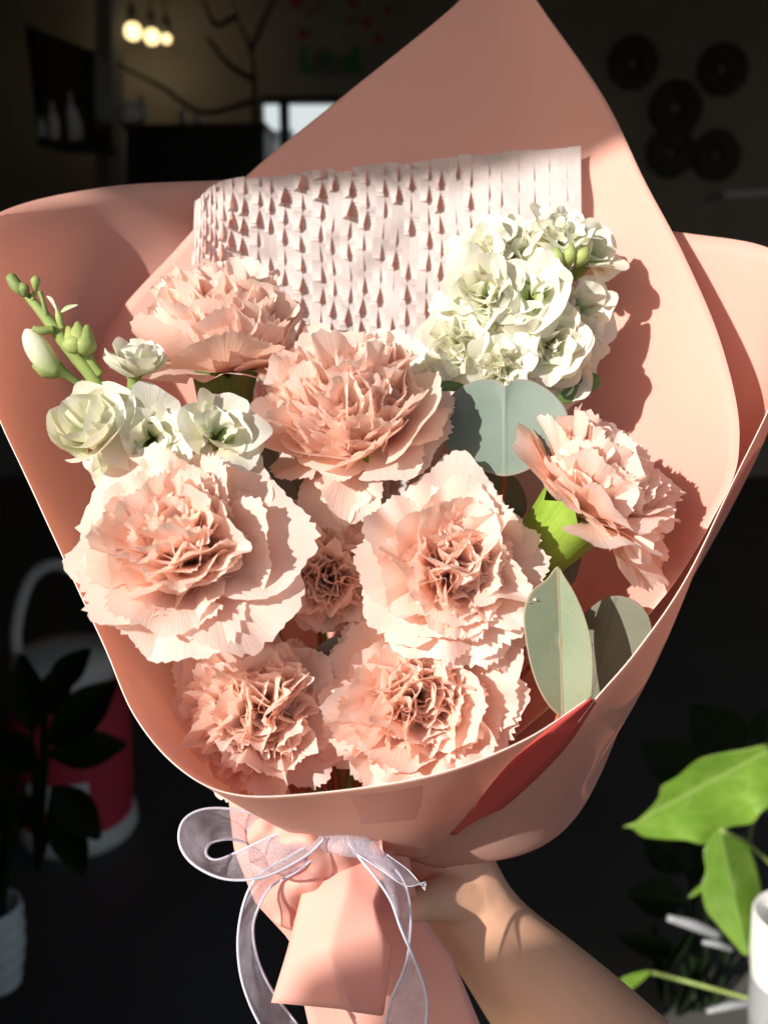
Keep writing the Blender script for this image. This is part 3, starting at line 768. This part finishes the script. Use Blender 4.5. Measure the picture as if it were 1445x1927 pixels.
# stock spike with buds
ORG2 = P(235, 880, .440)
st2 = thing('white_stock', 'white stock spike with green bud tip leaning over the pink paper beside a carnation', 'stock flower', ORG2, 'white stocks in the bouquet')
J = P(195, 745, .432)
tube('stem', [P(640, 1560, .47), P(420, 1150, .465), P(250, 880, .445), P(190, 735, .430), P(130, 655, .426), P(85, 595, .424), P(52, 557, .424), P(36, 540, .424)],
     [.003, .003, .003, .0030, .0030, .0024, .0017, .0012], M['stem'], st2, ORG2, 10, 60)
def bud(pts, rad, mat, sep=True):
    o = tube('bud', pts, rad, mat, st2, ORG2, 12, 14)
    return o
bud([P(48, 556, .423), P(38, 545, .422), P(28, 533, .422), P(20, 520, .422), P(17, 515, .422)], [.0010, .0024, .0026, .0022, .0006], M['sepal'])
bud([P(46, 556, .421), P(46, 543, .420), P(40, 532, .420)], [.0010, .0022, .0008], M['sepal'])
bud([P(60, 567, .423), P(66, 547, .422), P(67, 536, .421), P(67, 527, .421), P(66, 519, .421)], [.0010, .0009, .0016, .0021, .0008], M['bud'])
bud([P(88, 598, .423), P(82, 570, .422), P(75, 548, .422)], [.0012, .0010, .0011], M['sepal'])
bud([P(100, 620, .422), P(80, 622, .420), P(62, 618, .419)], [.0018, .0018, .0014], M['stem'])
bud([P(190, 705, .426), P(172, 680, .424), P(160, 660, .423)], [.0018, .0017, .0022], M['stem'])
for (x0_, y0_, x1_, y1_, r_) in [(150, 660, 128, 615, .0040), (152, 662, 146, 606, .0045), (155, 662, 165, 612, .0042), (146, 660, 138, 625, .0055), (158, 660, 160, 628, .0052)]:
    bud([P(x0_, y0_, .422), P((x0_ + x1_) / 2, (y0_ + y1_) / 2 + 4, .4195), P(x1_, y1_, .4205)], [.0018, r_, .0010], M['bud'])
bud([P(118, 618, .424), P(112, 600, .423), P(108, 580, .423)], [.0012, .0016, .0009], M['bud'])
for (pts_) in ([(110, 590), (98, 572), (88, 557), (100, 562)], [(115, 588), (125, 575), (148, 573), (130, 582)]):
    pc = [(pts_[0][0], pts_[0][1]), pts_[1], pts_[2], pts_[3]]
    leaf('petal', pc, .422, M['stock'], st2, ORG2, (*pts_[0], *pts_[2]), n=20, rings=3, thick=.0003)
bud([P(150, 722, .428), P(125, 705, .425), P(105, 695, .424), P(82, 690, .424), P(62, 688, .424)], [.0015, .0020, .0042, .0045, .0010], M['sepal'])
bud([P(112, 700, .424), P(88, 680, .422), P(70, 655, .421), P(55, 630, .421), P(48, 620, .421)], [.0030, .0048, .0052, .0034, .0008], M['stock'])
bud([P(262, 760, .430), P(262, 735, .428), P(256, 722, .427)], [.0018, .0017, .0030], M['stem'])
floret(st2, (252, 686, .426), 72, D(0.08, 0.9, 0.35), FLOR_CUP, 301, None)
floret(st2, (172, 805, .421), 98, D(-0.25, 0.45, 0.80), FLOR_CUP, 302, J)
floret(st2, (285, 825, .422), 92, D(0.15, -0.05, 0.95), FLOR_OPEN, 303, J)
floret(st2, (412, 808, .424), 88, D(0.35, 0.45, 0.80), FLOR_OPEN, 304, P(230, 830, .440))
floret(st2, (340, 840, .428), 60, D(0.1, -0.3, 0.9), FLOR, 305, P(230, 830, .440))
floret(st2, (445, 872, .436), 62, D(0.45, 0.25, 0.85), FLOR_OPEN, 306, P(250, 880, .445))
floret(st2, (215, 880, .436), 60, D(-0.25, 0.1, 0.9), FLOR_OPEN, 307, P(250, 880, .445))

# ------------------------------------------------------------------ eucalyptus leaves: sprigs, one thing each
def sprig(label, outline, d0, mat, axis, petiole, **kw):
    o0 = P(petiole[0][0], petiole[0][1], petiole[0][2])
    t = thing('eucalyptus_sprig', label, 'eucalyptus', o0, 'eucalyptus sprigs in the bouquet')
    leaf('leaf', outline, d0, M[mat], t, o0, axis, **kw)
    tube('stem', [P(*p) for p in petiole], [.0010] * (len(petiole) - 1) + [.0016], M['redstem'], t, o0, 8, 18)
    return t
M['redstem'] = plain('red_brown_stem', (0.34, 0.10, 0.05), 0.5, 0.2, 60)
sprig('large heart-shaped grey-green eucalyptus leaf below the white stock cluster',
      [(950, 726), (930, 714), (895, 716), (858, 735), (835, 770), (830, 815), (845, 852), (875, 876), (915, 888), (948, 896), (985, 888), (1025, 865), (1058, 830), (1070, 795), (1062, 765), (1035, 735), (1000, 716), (968, 714)],
      .456, 'euca', (950, 722, 950, 897), [(950, 893, .456), (945, 940, .47), (900, 1200, .485), (690, 1560, .475)], gx=-.06, gy=-.05, dome=-.002, n=72)
sprig('shaded eucalyptus leaf half hidden behind the large heart-shaped one',
      [(840, 870), (880, 862), (930, 880), (975, 905), (990, 960), (950, 1000), (890, 985), (850, 940)], .478, 'euca_dark', (840, 880, 985, 970), [(960, 985, .478), (930, 1100, .485), (700, 1560, .475)])
sprig('long pale green eucalyptus leaf, half in sunlight, touching the paper rim',
      [(1048, 1066), (1062, 1085), (1083, 1120), (1103, 1170), (1114, 1225), (1114, 1290), (1106, 1330), (1070, 1346), (1048, 1345), (1020, 1310), (1000, 1260), (988, 1200), (985, 1150), (1000, 1112), (1028, 1090)],
      .418, 'euca_pale', (1049, 1070, 1058, 1348), [(1055, 1340, .418), (1000, 1420, .435), (720, 1560, .465)], gx=.06, gy=-.02, fold=.005)
sprig('round dark shaded eucalyptus leaf against the pink paper wall near the rim',
      [(1095, 1170), (1120, 1137), (1155, 1121), (1190, 1128), (1215, 1150), (1226, 1180), (1222, 1220), (1180, 1280), (1125, 1320), (1100, 1320), (1090, 1250)],
      .448, 'euca_dark', (1160, 1121, 1110, 1320), [(1110, 1315, .448), (1000, 1440, .455), (720, 1560, .47)], gx=-.12)
sprig('dark eucalyptus leaf slanting between the side-on and the cupped carnation',
      [(455, 790), (480, 788), (510, 815), (545, 850), (578, 885), (582, 920), (560, 940), (535, 930), (505, 890), (475, 850), (455, 815)],
      .468, 'euca_dark', (460, 792, 575, 935), [(572, 932, .468), (590, 1100, .480), (640, 1560, .475)], gx=.05)
sprig('dark eucalyptus leaf below the petal that droops from the cupped carnation',
      [(662, 925), (690, 915), (722, 930), (742, 955), (745, 990), (725, 1000), (700, 985), (675, 955)],
      .462, 'euca_dark', (665, 925, 742, 995), [(735, 992, .462), (720, 1150, .475), (660, 1560, .475)])
sprig('dark eucalyptus leaf in the gap between the two lowest carnations',
      [(560, 1300), (575, 1255), (600, 1215), (640, 1195), (655, 1215), (640, 1260), (610, 1300), (575, 1330)],
      .452, 'euca_dark', (570, 1325, 645, 1200), [(570, 1325, .452), (600, 1450, .46), (640, 1560, .47)])
sprig('small dark eucalyptus leaf tucked under the lime-green calyx',
      [(1000, 950), (1012, 985), (1035, 1050), (1075, 1065), (1095, 1040), (1080, 1095), (1050, 1110), (1015, 1060), (995, 1000)],
      .466, 'euca_dark', (1000, 950, 1060, 1105), [(1050, 1105, .466), (1000, 1250, .475), (700, 1560, .475)])

# ------------------------------------------------------------------ ribbon
KN = P(640, 1590, .440)
rib = thing('ribbon_bow', 'sheer pearly white organza ribbon tied below the paper cone', 'ribbon', KN)
def ribbon(name, ea, eb, n=60, m=7, belly=0.003, wire=0.0006):
    a = cr(ea, n); b = cr(eb, n)
    V, U = [], []
    for i in range(n):
        pa, pb = P(*a[i]), P(*b[i])
        for j in range(m):
            t = j / (m - 1)
            V.append(pa.lerp(pb, t) + FWD * belly * math.sin(math.pi * t) * math.sin(i / n * 9 + 1) + FWD * 0.0007 * math.sin(9 * t + i * 0.35)); U.append((t, i / (n - 1)))
    o = mesh_obj(name, V, grid_faces(m, n), M['organza'], rib, U, True, KN)
    for e in (a, b):
        pp = [P(*q) for q in e]
        Vt, Ft, Ut = tube_verts(pp, [wire] * n, 6)
        mesh_obj('wired_edge', Vt, Ft, M['satin'], o, Ut, True, KN)
    return o
ribbon('loop', [(612, 1578, .432), (575, 1612, .425), (500, 1650, .416), (425, 1655, .412), (365, 1628, .413), (338, 1588, .418), (345, 1545, .424), (385, 1523, .430), (450, 1525, .436), (520, 1545, .440), (600, 1580, .440)],
       [(560, 1560, .446), (510, 1575, .440), (455, 1600, .436), (412, 1618, .434), (392, 1614, .438), (388, 1600, .442), (400, 1586, .448), (435, 1580, .450), (480, 1590, .452), (540, 1590, .452), (600, 1600, .446)])
ribbon('tail_ribbon', [(600, 1580, .436), (545, 1612, .432), (490, 1645, .430), (462, 1690, .430), (448, 1760, .430), (452, 1830, .430), (470, 1890, .430), (500, 1950, .430)],
       [(610, 1600, .440), (560, 1640, .440), (512, 1668, .440), (488, 1705, .442), (476, 1750, .444), (486, 1810, .444), (515, 1870, .444), (560, 1930, .444)])
ribbon('tail_ribbon', [(655, 1585, .436), (680, 1620, .431), (705, 1650, .428), (735, 1695, .428), (755, 1750, .428), (785, 1820, .428), (803, 1880, .428), (800, 1950, .428)],
       [(700, 1580, .440), (735, 1625, .437), (760, 1660, .436), (772, 1705, .436), (772, 1760, .436), (762, 1820, .436), (735, 1885, .434), (722, 1950, .434)])
ribbon('knot_end', [(660, 1600, .432), (720, 1640, .426), (765, 1668, .424), (802, 1660, .428)],
       [(700, 1585, .444), (730, 1610, .436), (770, 1640, .434), (800, 1676, .430)], n=24, wire=0.00025)
tube('knot', [P(610, 1585, .438), P(650, 1590, .4345), P(690, 1598, .436), P(730, 1640, .436)], [.004, .005, .005, .003], M['organza'], rib, KN, 12, 18)

# ------------------------------------------------------------------ hand and forearm
def hand():
    V, F = [], []
    def add(path, rad, seg=18, flat=1.0, fd=None, n=None):
        n = n or len(path) * 6
        full = cr([tuple(p) + (r,) for p, r in zip(path, rad)], n)
        v, f, _ = tube_verts([Vector(q[:3]) for q in full], [q[3] for q in full], seg, flat, fd)
        b = len(V); V.extend(v); F.extend([tuple(b + k for k in ff) for ff in f])
        for endp, r in ((Vector(full[0][:3]), full[0][3]), (Vector(full[-1][:3]), full[-1][3])):   # round ends
            b = len(V)
            for i in range(9):
                th = math.pi * i / 8
                for k in range(12):
                    a = 2 * math.pi * k / 12
                    V.append(endp + Vector((math.sin(th) * math.cos(a), math.sin(th) * math.sin(a), math.cos(th))) * r * 0.97)
            for i in range(8):
                for k in range(12): F.append((b + i * 12 + k, b + i * 12 + (k + 1) % 12, b + (i + 1) * 12 + (k + 1) % 12, b + (i + 1) * 12 + k))
    add([P(1260, 2130, .492), P(1100, 1960, .500), P(1010, 1860, .506), P(930, 1770, .508), P(885, 1715, .508), P(862, 1660, .510), P(850, 1600, .512)],
        [.0400, .0350, .0300, .0243, .0238, .0225, .0190], 24, 0.85, -FWD)
    # palm behind the bound stems
    add([P(880, 1690, .508), P(840, 1640, .510), P(790, 1620, .512)], [.021, .021, .017], 18, .8, -FWD)
    add([P(870, 1640, .510), P(830, 1600, .512), P(780, 1590, .514)], [.019, .018, .014])
    # thumb laid along the front of the neck, tip beside the ribbon
    add([P(870, 1690, .500), P(830, 1690, .490), P(800, 1698, .480), P(778, 1706, .472)], [.0145, .0115, .0092, .0078], 14)
    # four fingers going behind the neck and round its far side
    for k, (yo, L) in enumerate(((1575, 1.0), (1615, 1.05), (1655, 1.0), (1690, .85))):
        add([P(800, yo + 10, .514), P(720, yo + 8, .518), P(720 - 90 * L, yo + 14, .512), P(720 - 140 * L, yo + 24, .496), P(720 - 145 * L, yo + 30, .484)],
            [.0095, .0090, .0085, .0078, .0068], 12)
    org = P(1100, 1960, .484)
    o = mesh_obj('person', V, F, M['skin'], None, None, True, org)
    rm = o.modifiers.new('skin', 'REMESH'); rm.mode = 'VOXEL'; rm.voxel_size = 0.0015; rm.use_smooth_shade = True
    sm = o.modifiers.new('soft', 'SMOOTH'); sm.factor = 0.5; sm.iterations = 10
    tag(o, 'bare forearm and hand gripping the bouquet below the paper cone', 'hand')
    V2, F2, U2 = tube_verts([P(772, 1712, .4655), P(767, 1710, .4660), P(763, 1711, .4675)], [.0036, .0040, .0028], 12, 0.35, -FWD)
    mesh_obj('thumbnail', V2, F2, M['nail'], o, U2, True, org)
hand()

# ------------------------------------------------------------------ dim shop behind
# pendant lamps
for k, (x, y, rx) in enumerate([(250, 58, 16), (286, 68, 14.5), (313, 72, 9)]):
    d = 4.4
    c = P(x, y, d); r = rx * d / FPX
    t = thing('pendant_lamp', ['largest of three glowing round pendant bulbs in the dark shop', 'middle bulb of the three glowing round pendant bulbs', 'smallest of the three glowing round pendant bulbs'][k], 'lamp', c, 'pendant lamps in the shop')
    prof = [(0.001, -r)] + [(r * math.sin(a * math.pi / 12), -r * math.cos(a * math.pi / 12)) for a in range(1, 12)] + [(0.012, r)]
    lathe('bulb', prof, (0, 0, 0), M['bulb'], t, None, 24)
    ll = bpy.data.lights.new('bulb_light', 'POINT'); ll.energy = 0.35; ll.color = (1.0, 0.74, 0.42); ll.shadow_soft_size = r
    lo = bpy.data.objects.new('bulb_light', ll); COL.objects.link(lo); lo.parent = t; lo.location = (0, -r - .02, 0)
    lathe('socket', [(0.016, r - .004), (0.02, r + .05), (0.008, r + .07), (0.008, r + .075)], (0, 0, 0), M['black'], t, None, 12)
    tube('cord', [Vector((0, 0, r + .07)), Vector((0, 0, (2.80 - c.z) * .5)), Vector((0, 0, 2.80 - c.z))], .004, M['black'], t, None, 6)
# framed dark board
def quad_on(y, pxs, thick, name, mat, parent=None, origin=None):
    f = [on_y(a, b, y) for a, b in pxs]
    V = f + [v + Vector((0, thick, 0)) for v in f]; n = len(f)
    Fc = [tuple(range(n))] + [tuple(range(2 * n - 1, n - 1, -1))] + [(k, k + n, (k + 1) % n + n, (k + 1) % n) for k in range(n)]
    return mesh_obj(name, V, Fc, mat, parent, None, False, origin)
o0 = on_y(110, 270, 3.6)
t = thing('display_cabinet', 'dark brown wooden display cabinet with glass bottles on its lower shelf', 'cabinet', o0)
quad_on(3.6, [(50, 45), (175, 95), (175, 275), (75, 268)], .25, 'cabinet_back', M['darkwood'], t, o0)
quad_on(3.57, [(46, 40), (56, 46), (84, 268), (72, 268)], .03, 'frame_rail', M['black'], t, o0)
quad_on(3.57, [(170, 92), (178, 96), (178, 275), (170, 275)], .03, 'frame_rail', M['black'], t, o0)
quad_on(3.55, [(70, 262), (180, 268), (180, 278), (70, 272)], .28, 'shelf', M['black'], t, o0)
for (x, y0_, y1_, r_) in [(80, 258, 215, .012), (103, 262, 190, .02), (138, 264, 172, .017), (148, 262, 205, .014)]:
    b_ = on_y(x, y0_, 3.54); h_ = on_y(x, y1_, 3.54).z - b_.z
    bt = lathe('bottle', [(0.001, 0), (r_, 0), (r_, h_ * .6), (r_ * .4, h_ * .78), (r_ * .4, h_), (0.001, h_)], (0, 0, 0), M['bottle'], None, None, 16)
    bt.location = b_; tag(bt, {80: 'shortest pale bottle, next to the cabinet frame', 103: 'widest pale bottle in the dark wooden cabinet', 138: 'tallest slim pale bottle in the dark wooden cabinet', 148: 'short pale bottle beside the tallest bottle in the cabinet'}[x], 'bottle', 'bottles in the cabinet')
# dark sideboard with pale vases
o0 = on_y(370, 350, 4.0)
t = thing('sideboard', 'low black sideboard below the shop window', 'sideboard', o0)
quad_on(4.0, [(238, 240), (497, 236), (497, 520), (238, 520)], .4, 'carcass', M['black'], t, o0)
quad_on(3.97, [(232, 233), (500, 229), (500, 241), (232, 244)], .45, 'top', M['darkwood'], t, o0)
quad_on(3.985, [(300, 250), (302, 250), (302, 500), (300, 500)], .02, 'door_seam', M['darkwood'], t, o0)
for (x, y1_, r_) in [(246, 192, .045), (268, 180, .02), (345, 205, .02), (372, 212, .018)]:
    b_ = on_y(x, 233, 4.05); h_ = on_y(x, y1_, 4.05).z - b_.z
    bt = lathe('vase', [(0.001, 0), (r_ * .7, 0), (r_, h_ * .4), (r_ * .9, h_ * .7), (r_ * .5, h_ * .85), (r_ * .65, h_), (r_ * .5, h_ * .97), (0.001, h_ * .8)], (0, 0, 0), M['offwhite'] if r_ > .03 else M['bottle'], None, None, 18)
    bt.location = b_; tag(bt, {246: 'wide off-white vase on the black sideboard', 268: 'slim glass vase right beside the wide off-white vase', 345: 'slim glass vase on the middle of the black sideboard', 372: 'shortest slim glass vase on the black sideboard'}[x], 'vase', 'vases on the sideboard')
# pale column beside the cabinet, bare branches
o0 = on_y(200, 330, 4.3)
cl_ = quad_on(4.3, [(180, -80), (212, -80), (205, 420), (178, 420)], .2, 'wall_pilaster', M['wall'], None, o0)
tag(cl_, 'narrow grey-brown pilaster behind the dark cabinet', 'pilaster')
t = thing('dry_branch', 'bare thin dry branch standing behind the sideboard', 'branch', on_y(480, 235, 4.2))
o0 = on_y(480, 235, 4.2)
for br in ([(480, 235), (478, 150), (470, 90), (440, 20), (420, -30)], [(472, 95), (495, 40), (520, -10)], [(445, 30), (405, 45), (380, 0)], [(478, 150), (430, 120), (390, 70)], [(476, 190), (380, 210), (300, 160), (220, 120)]):
    tube('twig', [on_y(a, b, 4.2) for a, b in br], [.012 - .002 * q for q in range(len(br))], M['darkwood'], t, o0, 6)
# wall lettering and painted blossoms
lt = thing('wall_lettering', 'dim green painted letters on the back wall above the window', 'lettering', on_y(565, 130, WY - .03))
xs = 566
for ch in 'Lad':
    cu = bpy.data.curves.new('letter', 'FONT'); cu.body = ch; cu.extrude = 0.01; cu.offset = 0.008
    a_, b_ = on_y(xs, 132, WY - .03), on_y(xs, 88, WY - .03)
    cu.size = (b_.z - a_.z) / 0.72
    tmp = bpy.data.objects.new('tmp', cu); COL.objects.link(tmp)
    bpy.context.view_layer.update()
    me = bpy.data.meshes.new_from_object(tmp); bpy.data.objects.remove(tmp)
    me.materials.clear(); me.materials.append(M['letter'])
    o = bpy.data.objects.new('letter', me); COL.objects.link(o); o.parent = lt
    o.rotation_euler = (R(90), 0, 0); o.location = a_ - lt.location
    xs += 42
rnd = random.Random(3)
for (x, y, r_) in [(555, 3, 10), (664, 4, 9), (690, 42, 9), (568, 62, 8), (582, 22, 5), (658, 38, 6), (712, 72, 9), (600, 10, 4), (730, 15, 7)]:
    c = on_y(x, y, WY - .012); rr = r_ * WY / FPX
    V = [c] + [c + Vector((math.cos(a * .5236) * rr * (0.75 + .25 * (a % 2)), 0, math.sin(a * .5236) * rr * (0.75 + .25 * (a % 2)))) for a in range(12)]
    V2 = [v + Vector((0, .01, 0)) for v in V]
    o = mesh_obj('wall_blossom', V + V2, [(0, k + 1, (k + 1) % 12 + 1) for k in range(12)] + [(k + 1, k + 14, (k + 1) % 12 + 14, (k + 1) % 12 + 1) for k in range(12)], M['redpaint'], None, None, False, c)
    tag(o, 'small dark red paper blossom stuck on the back wall around the green lettering', 'decoration', 'red blossoms on the back wall')
# dark wreaths
wl_ = ['black wreath on the dark back wall closest to the tip of the pink paper', 'black wreath on the dark back wall farthest from the pink paper, above the grey shelf', 'slightly larger black wreath in the middle of the group on the back wall', 'black wreath hanging directly under the larger middle wreath', 'lowest black wreath on the back wall, nearest above the grey shelf']
for (x, y, r_) in [(1192, 118, 26), (1360, 130, 26), (1272, 203, 28), (1262, 285, 26), (1348, 292, 26)]:
    c = on_y(x, y, WY - .03); rr = r_ * WY / FPX
    V, F = [], []
    for a in range(40):
        A = a / 40 * 6.2832
        for b in range(10):
            B = b / 10 * 6.2832; rt = rr * (.62 + .14 * rnd.random())
            q = rr + rt * math.cos(B)
            V.append(c + Vector((q * math.cos(A), -0.6 * rt * math.sin(B), q * math.sin(A))))
    for a in range(40):
        for b in range(10):
            F.append((a * 10 + b, a * 10 + (b + 1) % 10, ((a + 1) % 40) * 10 + (b + 1) % 10, ((a + 1) % 40) * 10 + b))
    o = mesh_obj('wreath', V, F, M['wreath'], None, None, True, c)
    tag(o, wl_.pop(0), 'wreath', 'wreaths on the back wall')
o0 = on_y(1400, 365, 3.8)
sh_ = quad_on(3.8, [(1362, 360), (1500, 352), (1500, 366), (1362, 374)], .25, 'wall_shelf', M['grey'], None, o0)
tag(sh_, 'dim grey wall shelf in the dark below the wreaths', 'shelf')

# pink insulated bucket with white lid and handle
fb = on_floor(150, 1560)
t = thing('plastic_bucket', 'dim crimson plastic bucket with off-white lid, base and tall handle on the floor', 'bucket', fb)
def rad_at(pxw): return pxw / FPX * (fb - CAMLOC).dot(FWD)
dd = (fb - CAMLOC).dot(FWD)
k_ = dd / FPX
rb = 108 * k_; hb = 0.345
lathe('body', [(rb * .92, .035), (rb * .97, .10), (rb, .20), (rb * .98, .27), (rb * .86, hb - .03), (rb * .80, hb)], (0, 0, 0), M['crimson'], t, None, 40)
lathe('base_ring', [(0.001, 0), (rb * .95, 0), (rb * 1.0, .012), (rb * .98, .04), (rb * .90, .045)], (0, 0, 0), M['offwhite'], t, None, 40)
lathe('lid', [(rb * .80, hb - .006), (rb * .86, hb), (rb * .87, hb + .03), (rb * .80, hb + .045), (rb * .4, hb + .052), (0.001, hb + .055)], (0, 0, 0), M['offwhite'], t, None, 40)
hp = [Vector((-rb * .80, 0, hb + .02)), Vector((-rb * .74, 0, hb + .10)), Vector((-rb * .45, 0, hb + .19)), Vector((0, 0, hb + .22)), Vector((rb * .45, 0, hb + .19)), Vector((rb * .74, 0, hb + .10)), Vector((rb * .80, 0, hb + .02))]
tube('handle', hp, .012, M['offwhite'], t, None, 10, 40)
lab = []
for a in range(13):
    A = R(-120 + a * 5); 
    for z in (.11, .165): lab.append((1.012 * rb * math.cos(A), 1.012 * rb * math.sin(A), z))
mesh_obj('sticker', lab, [(2 * a, 2 * a + 2, 2 * a + 3, 2 * a + 1) for a in range(12)], M['offwhite'], t, None, True)

# dark plants in front of the bucket
def bg_plant(label, px_base, d, leaves, mat, group, stemmat='darkleaf', potmat=None, pot=None):
    b = P(px_base[0], px_base[1], d)
    t = thing('potted_plant', label, 'plant', b, group)
    for (x0_, y0_, x1_, y1_, wd, dz) in leaves:
        ax = Vector((x1_ - x0_, y1_ - y0_)); L = ax.length; ax.normalize(); pr = Vector((-ax.y, ax.x))
        ol = []
        prof = [(0, .05), (.15, .55), (.35, .95), (.6, .9), (.82, .5), (1.0, .03)]
        for s, q in prof: ol.append((x0_ + ax.x * L * s + pr.x * wd * q, y0_ + ax.y * L * s + pr.y * wd * q))
        for s, q in reversed(prof[1:-1]): ol.append((x0_ + ax.x * L * s - pr.x * wd * q, y0_ + ax.y * L * s - pr.y * wd * q))
        leaf('leaf', ol, d + dz, M[mat], t, b, (x0_, y0_, x1_, y1_), gx=rnd.uniform(-.3, .3), gy=rnd.uniform(-.3, .1), n=30, rings=5, fold=.02 * d, thick=.0006)
        tube('stem', [P(x0_, y0_, d + dz), P((x0_ + px_base[0]) / 2, (y0_ + px_base[1]) / 2 + 15, d + dz * .5), b], .0022 * d, M[stemmat], t, b, 6, 10)
    return t
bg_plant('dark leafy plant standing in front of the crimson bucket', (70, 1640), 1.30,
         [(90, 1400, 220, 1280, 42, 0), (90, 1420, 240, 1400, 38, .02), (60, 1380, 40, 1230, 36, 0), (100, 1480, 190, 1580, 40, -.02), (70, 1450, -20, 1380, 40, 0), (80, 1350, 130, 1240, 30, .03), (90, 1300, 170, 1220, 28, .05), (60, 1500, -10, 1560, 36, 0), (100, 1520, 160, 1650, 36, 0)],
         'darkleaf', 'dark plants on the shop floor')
# ribbed pale pot at the floor's edge
pb = P(0, 1850, 1.25)
t = thing('ribbed_pot', 'pale blue-white ribbed ceramic pot with an upright dark plant', 'pot', pb)
rp = 52 * 1.25 / FPX
prof = [(0.001, 0), (rp * .75, 0)]
hpz = 170 * 1.25 / FPX
for a in range(25):
    s = a / 24
    prof.append((rp * (.75 + .30 * math.sin(min(1, s * 1.25) * math.pi * .55)) * (1 + .035 * math.sin(a * 2 * math.pi / 5)), hpz * (0.02 + .98 * s)))
prof += [(rp * .9, hpz), (rp * .85, hpz * .9), (0.001, hpz * .88)]
lathe('pot', prof, (0, 0, 0), M['bluewhite'], t, None, 36)
for a in range(7):
    A = a * .9
    tube('blade', [Vector((.01 * math.cos(A), .01 * math.sin(A), hpz * .85)), Vector((.03 * math.cos(A), .03 * math.sin(A), hpz + .08)), Vector((.06 * math.cos(A), .06 * math.sin(A), hpz + .17 + .02 * math.sin(a * 3)))], [.006, .005, .001], M['darkleaf'], t, None, 6, 12)

# house plant on the sunny side
b_ = P(1480, 1900, 1.25)
hpnt = thing('house_plant', 'lush house plant with glossy bright green wavy leaves in sunlight', 'plant', b_)
leaf('leaf', [(1172, 1556), (1195, 1548), (1225, 1520), (1240, 1500), (1245, 1480), (1275, 1462), (1310, 1432), (1345, 1420), (1400, 1410), (1470, 1395), (1560, 1390), (1600, 1430), (1540, 1490), (1465, 1510), (1432, 1530), (1415, 1550), (1370, 1558), (1340, 1585), (1320, 1590), (1290, 1582), (1250, 1580), (1210, 1575), (1190, 1560)],
     1.20, M['houseleaf'], hpnt, b_, (1175, 1558, 1600, 1330), gx=-.25, gy=.40, wave=.022, n=90, rings=10, fold=.015)
leaf('leaf', [(1352, 1560), (1375, 1575), (1405, 1588), (1412, 1600), (1430, 1660), (1436, 1720), (1425, 1770), (1405, 1800), (1375, 1770), (1345, 1735), (1328, 1712), (1320, 1670), (1328, 1640), (1325, 1600)],
     1.19, M['houseleaf'], hpnt, b_, (1354, 1562, 1405, 1798), gx=.35, gy=-.10, n=60, rings=8, fold=-.012)
leaf('leaf', [(1445, 1500), (1470, 1480), (1520, 1500), (1530, 1560), (1480, 1560), (1450, 1540)], 1.26, M['houseleaf'], hpnt, b_, (1445, 1520, 1530, 1530), n=30, rings=5)
leaf('leaf', [(1150, 1868), (1165, 1845), (1195, 1832), (1225, 1828), (1205, 1850), (1180, 1868), (1160, 1876)], 1.35, M['houseleaf'], hpnt, b_, (1150, 1872, 1225, 1828), n=30, rings=5, gy=.3)
leaf('leaf', [(1295, 1690), (1310, 1672), (1330, 1660), (1332, 1668), (1312, 1684)], 1.24, M['houseleaf'], hpnt, b_, (1295, 1690, 1332, 1662), n=20, rings=4)
for sp in ([(1560, 1420, 1.24), (1540, 1620, 1.26), (1480, 1900, 1.25)], [(1356, 1562, 1.19), (1420, 1600, 1.24), (1500, 1700, 1.27), (1480, 1900, 1.25)], [(1225, 1830, 1.35), (1300, 1850, 1.35), (1480, 1900, 1.25)],
           [(1490, 1540, 1.26), (1500, 1700, 1.26), (1480, 1900, 1.25)], [(1330, 1662, 1.24), (1420, 1760, 1.26), (1480, 1900, 1.25)]):
    tube('stem', [P(*q) for q in sp], .0028, M['stem'], hpnt, b_, 8, 20)
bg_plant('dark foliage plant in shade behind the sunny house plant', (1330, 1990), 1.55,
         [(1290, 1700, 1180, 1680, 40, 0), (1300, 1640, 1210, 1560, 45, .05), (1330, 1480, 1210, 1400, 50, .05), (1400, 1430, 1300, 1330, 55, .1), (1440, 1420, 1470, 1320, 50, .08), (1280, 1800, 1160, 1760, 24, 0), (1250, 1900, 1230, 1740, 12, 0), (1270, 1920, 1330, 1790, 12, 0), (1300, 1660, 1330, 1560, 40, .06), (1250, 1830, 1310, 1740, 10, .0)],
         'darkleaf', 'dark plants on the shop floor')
# white glazed pot in the sun, mostly out of frame
pb = P(1470, 1980, 1.20)
t = thing('white_pot', 'white glazed flowerpot with grey lower half beside the sunny house plant', 'pot', pb)
rr = 75 * 1.20 / FPX; hh = 300 * 1.20 / FPX
lathe('rim', [(rr * .93, hh * .55), (rr, hh * .70), (rr * 1.04, hh * .98), (rr * 1.0, hh), (rr * .9, hh * .96), (rr * .85, hh * .6)], (0, 0, 0), M['whitepot'], t, None, 36)
lathe('body', [(0.001, 0), (rr * .8, 0), (rr * .9, hh * .3), (rr * .94, hh * .548)], (0, 0, 0), M['grey'], t, None, 36)
# pale slats of a low stand
o0 = P(1330, 1800, 1.35)
t = thing('plant_stand', 'low stand of pale grey slats under the house plant', 'stand', o0)
for (xa, ya, xb, yb, r_) in [(1256, 1728, 1355, 1762, .0075), (1322, 1774, 1378, 1788, .005), (1330, 1905, 1420, 1888, .0055)]:
    tube('slat', [P(xa, ya, 1.35), P((xa + xb) / 2, (ya + yb) / 2 - 3, 1.35), P(xb, yb, 1.36)], [r_ * .6, r_, r_ * .8], M['grey'], t, o0, 8, 10)
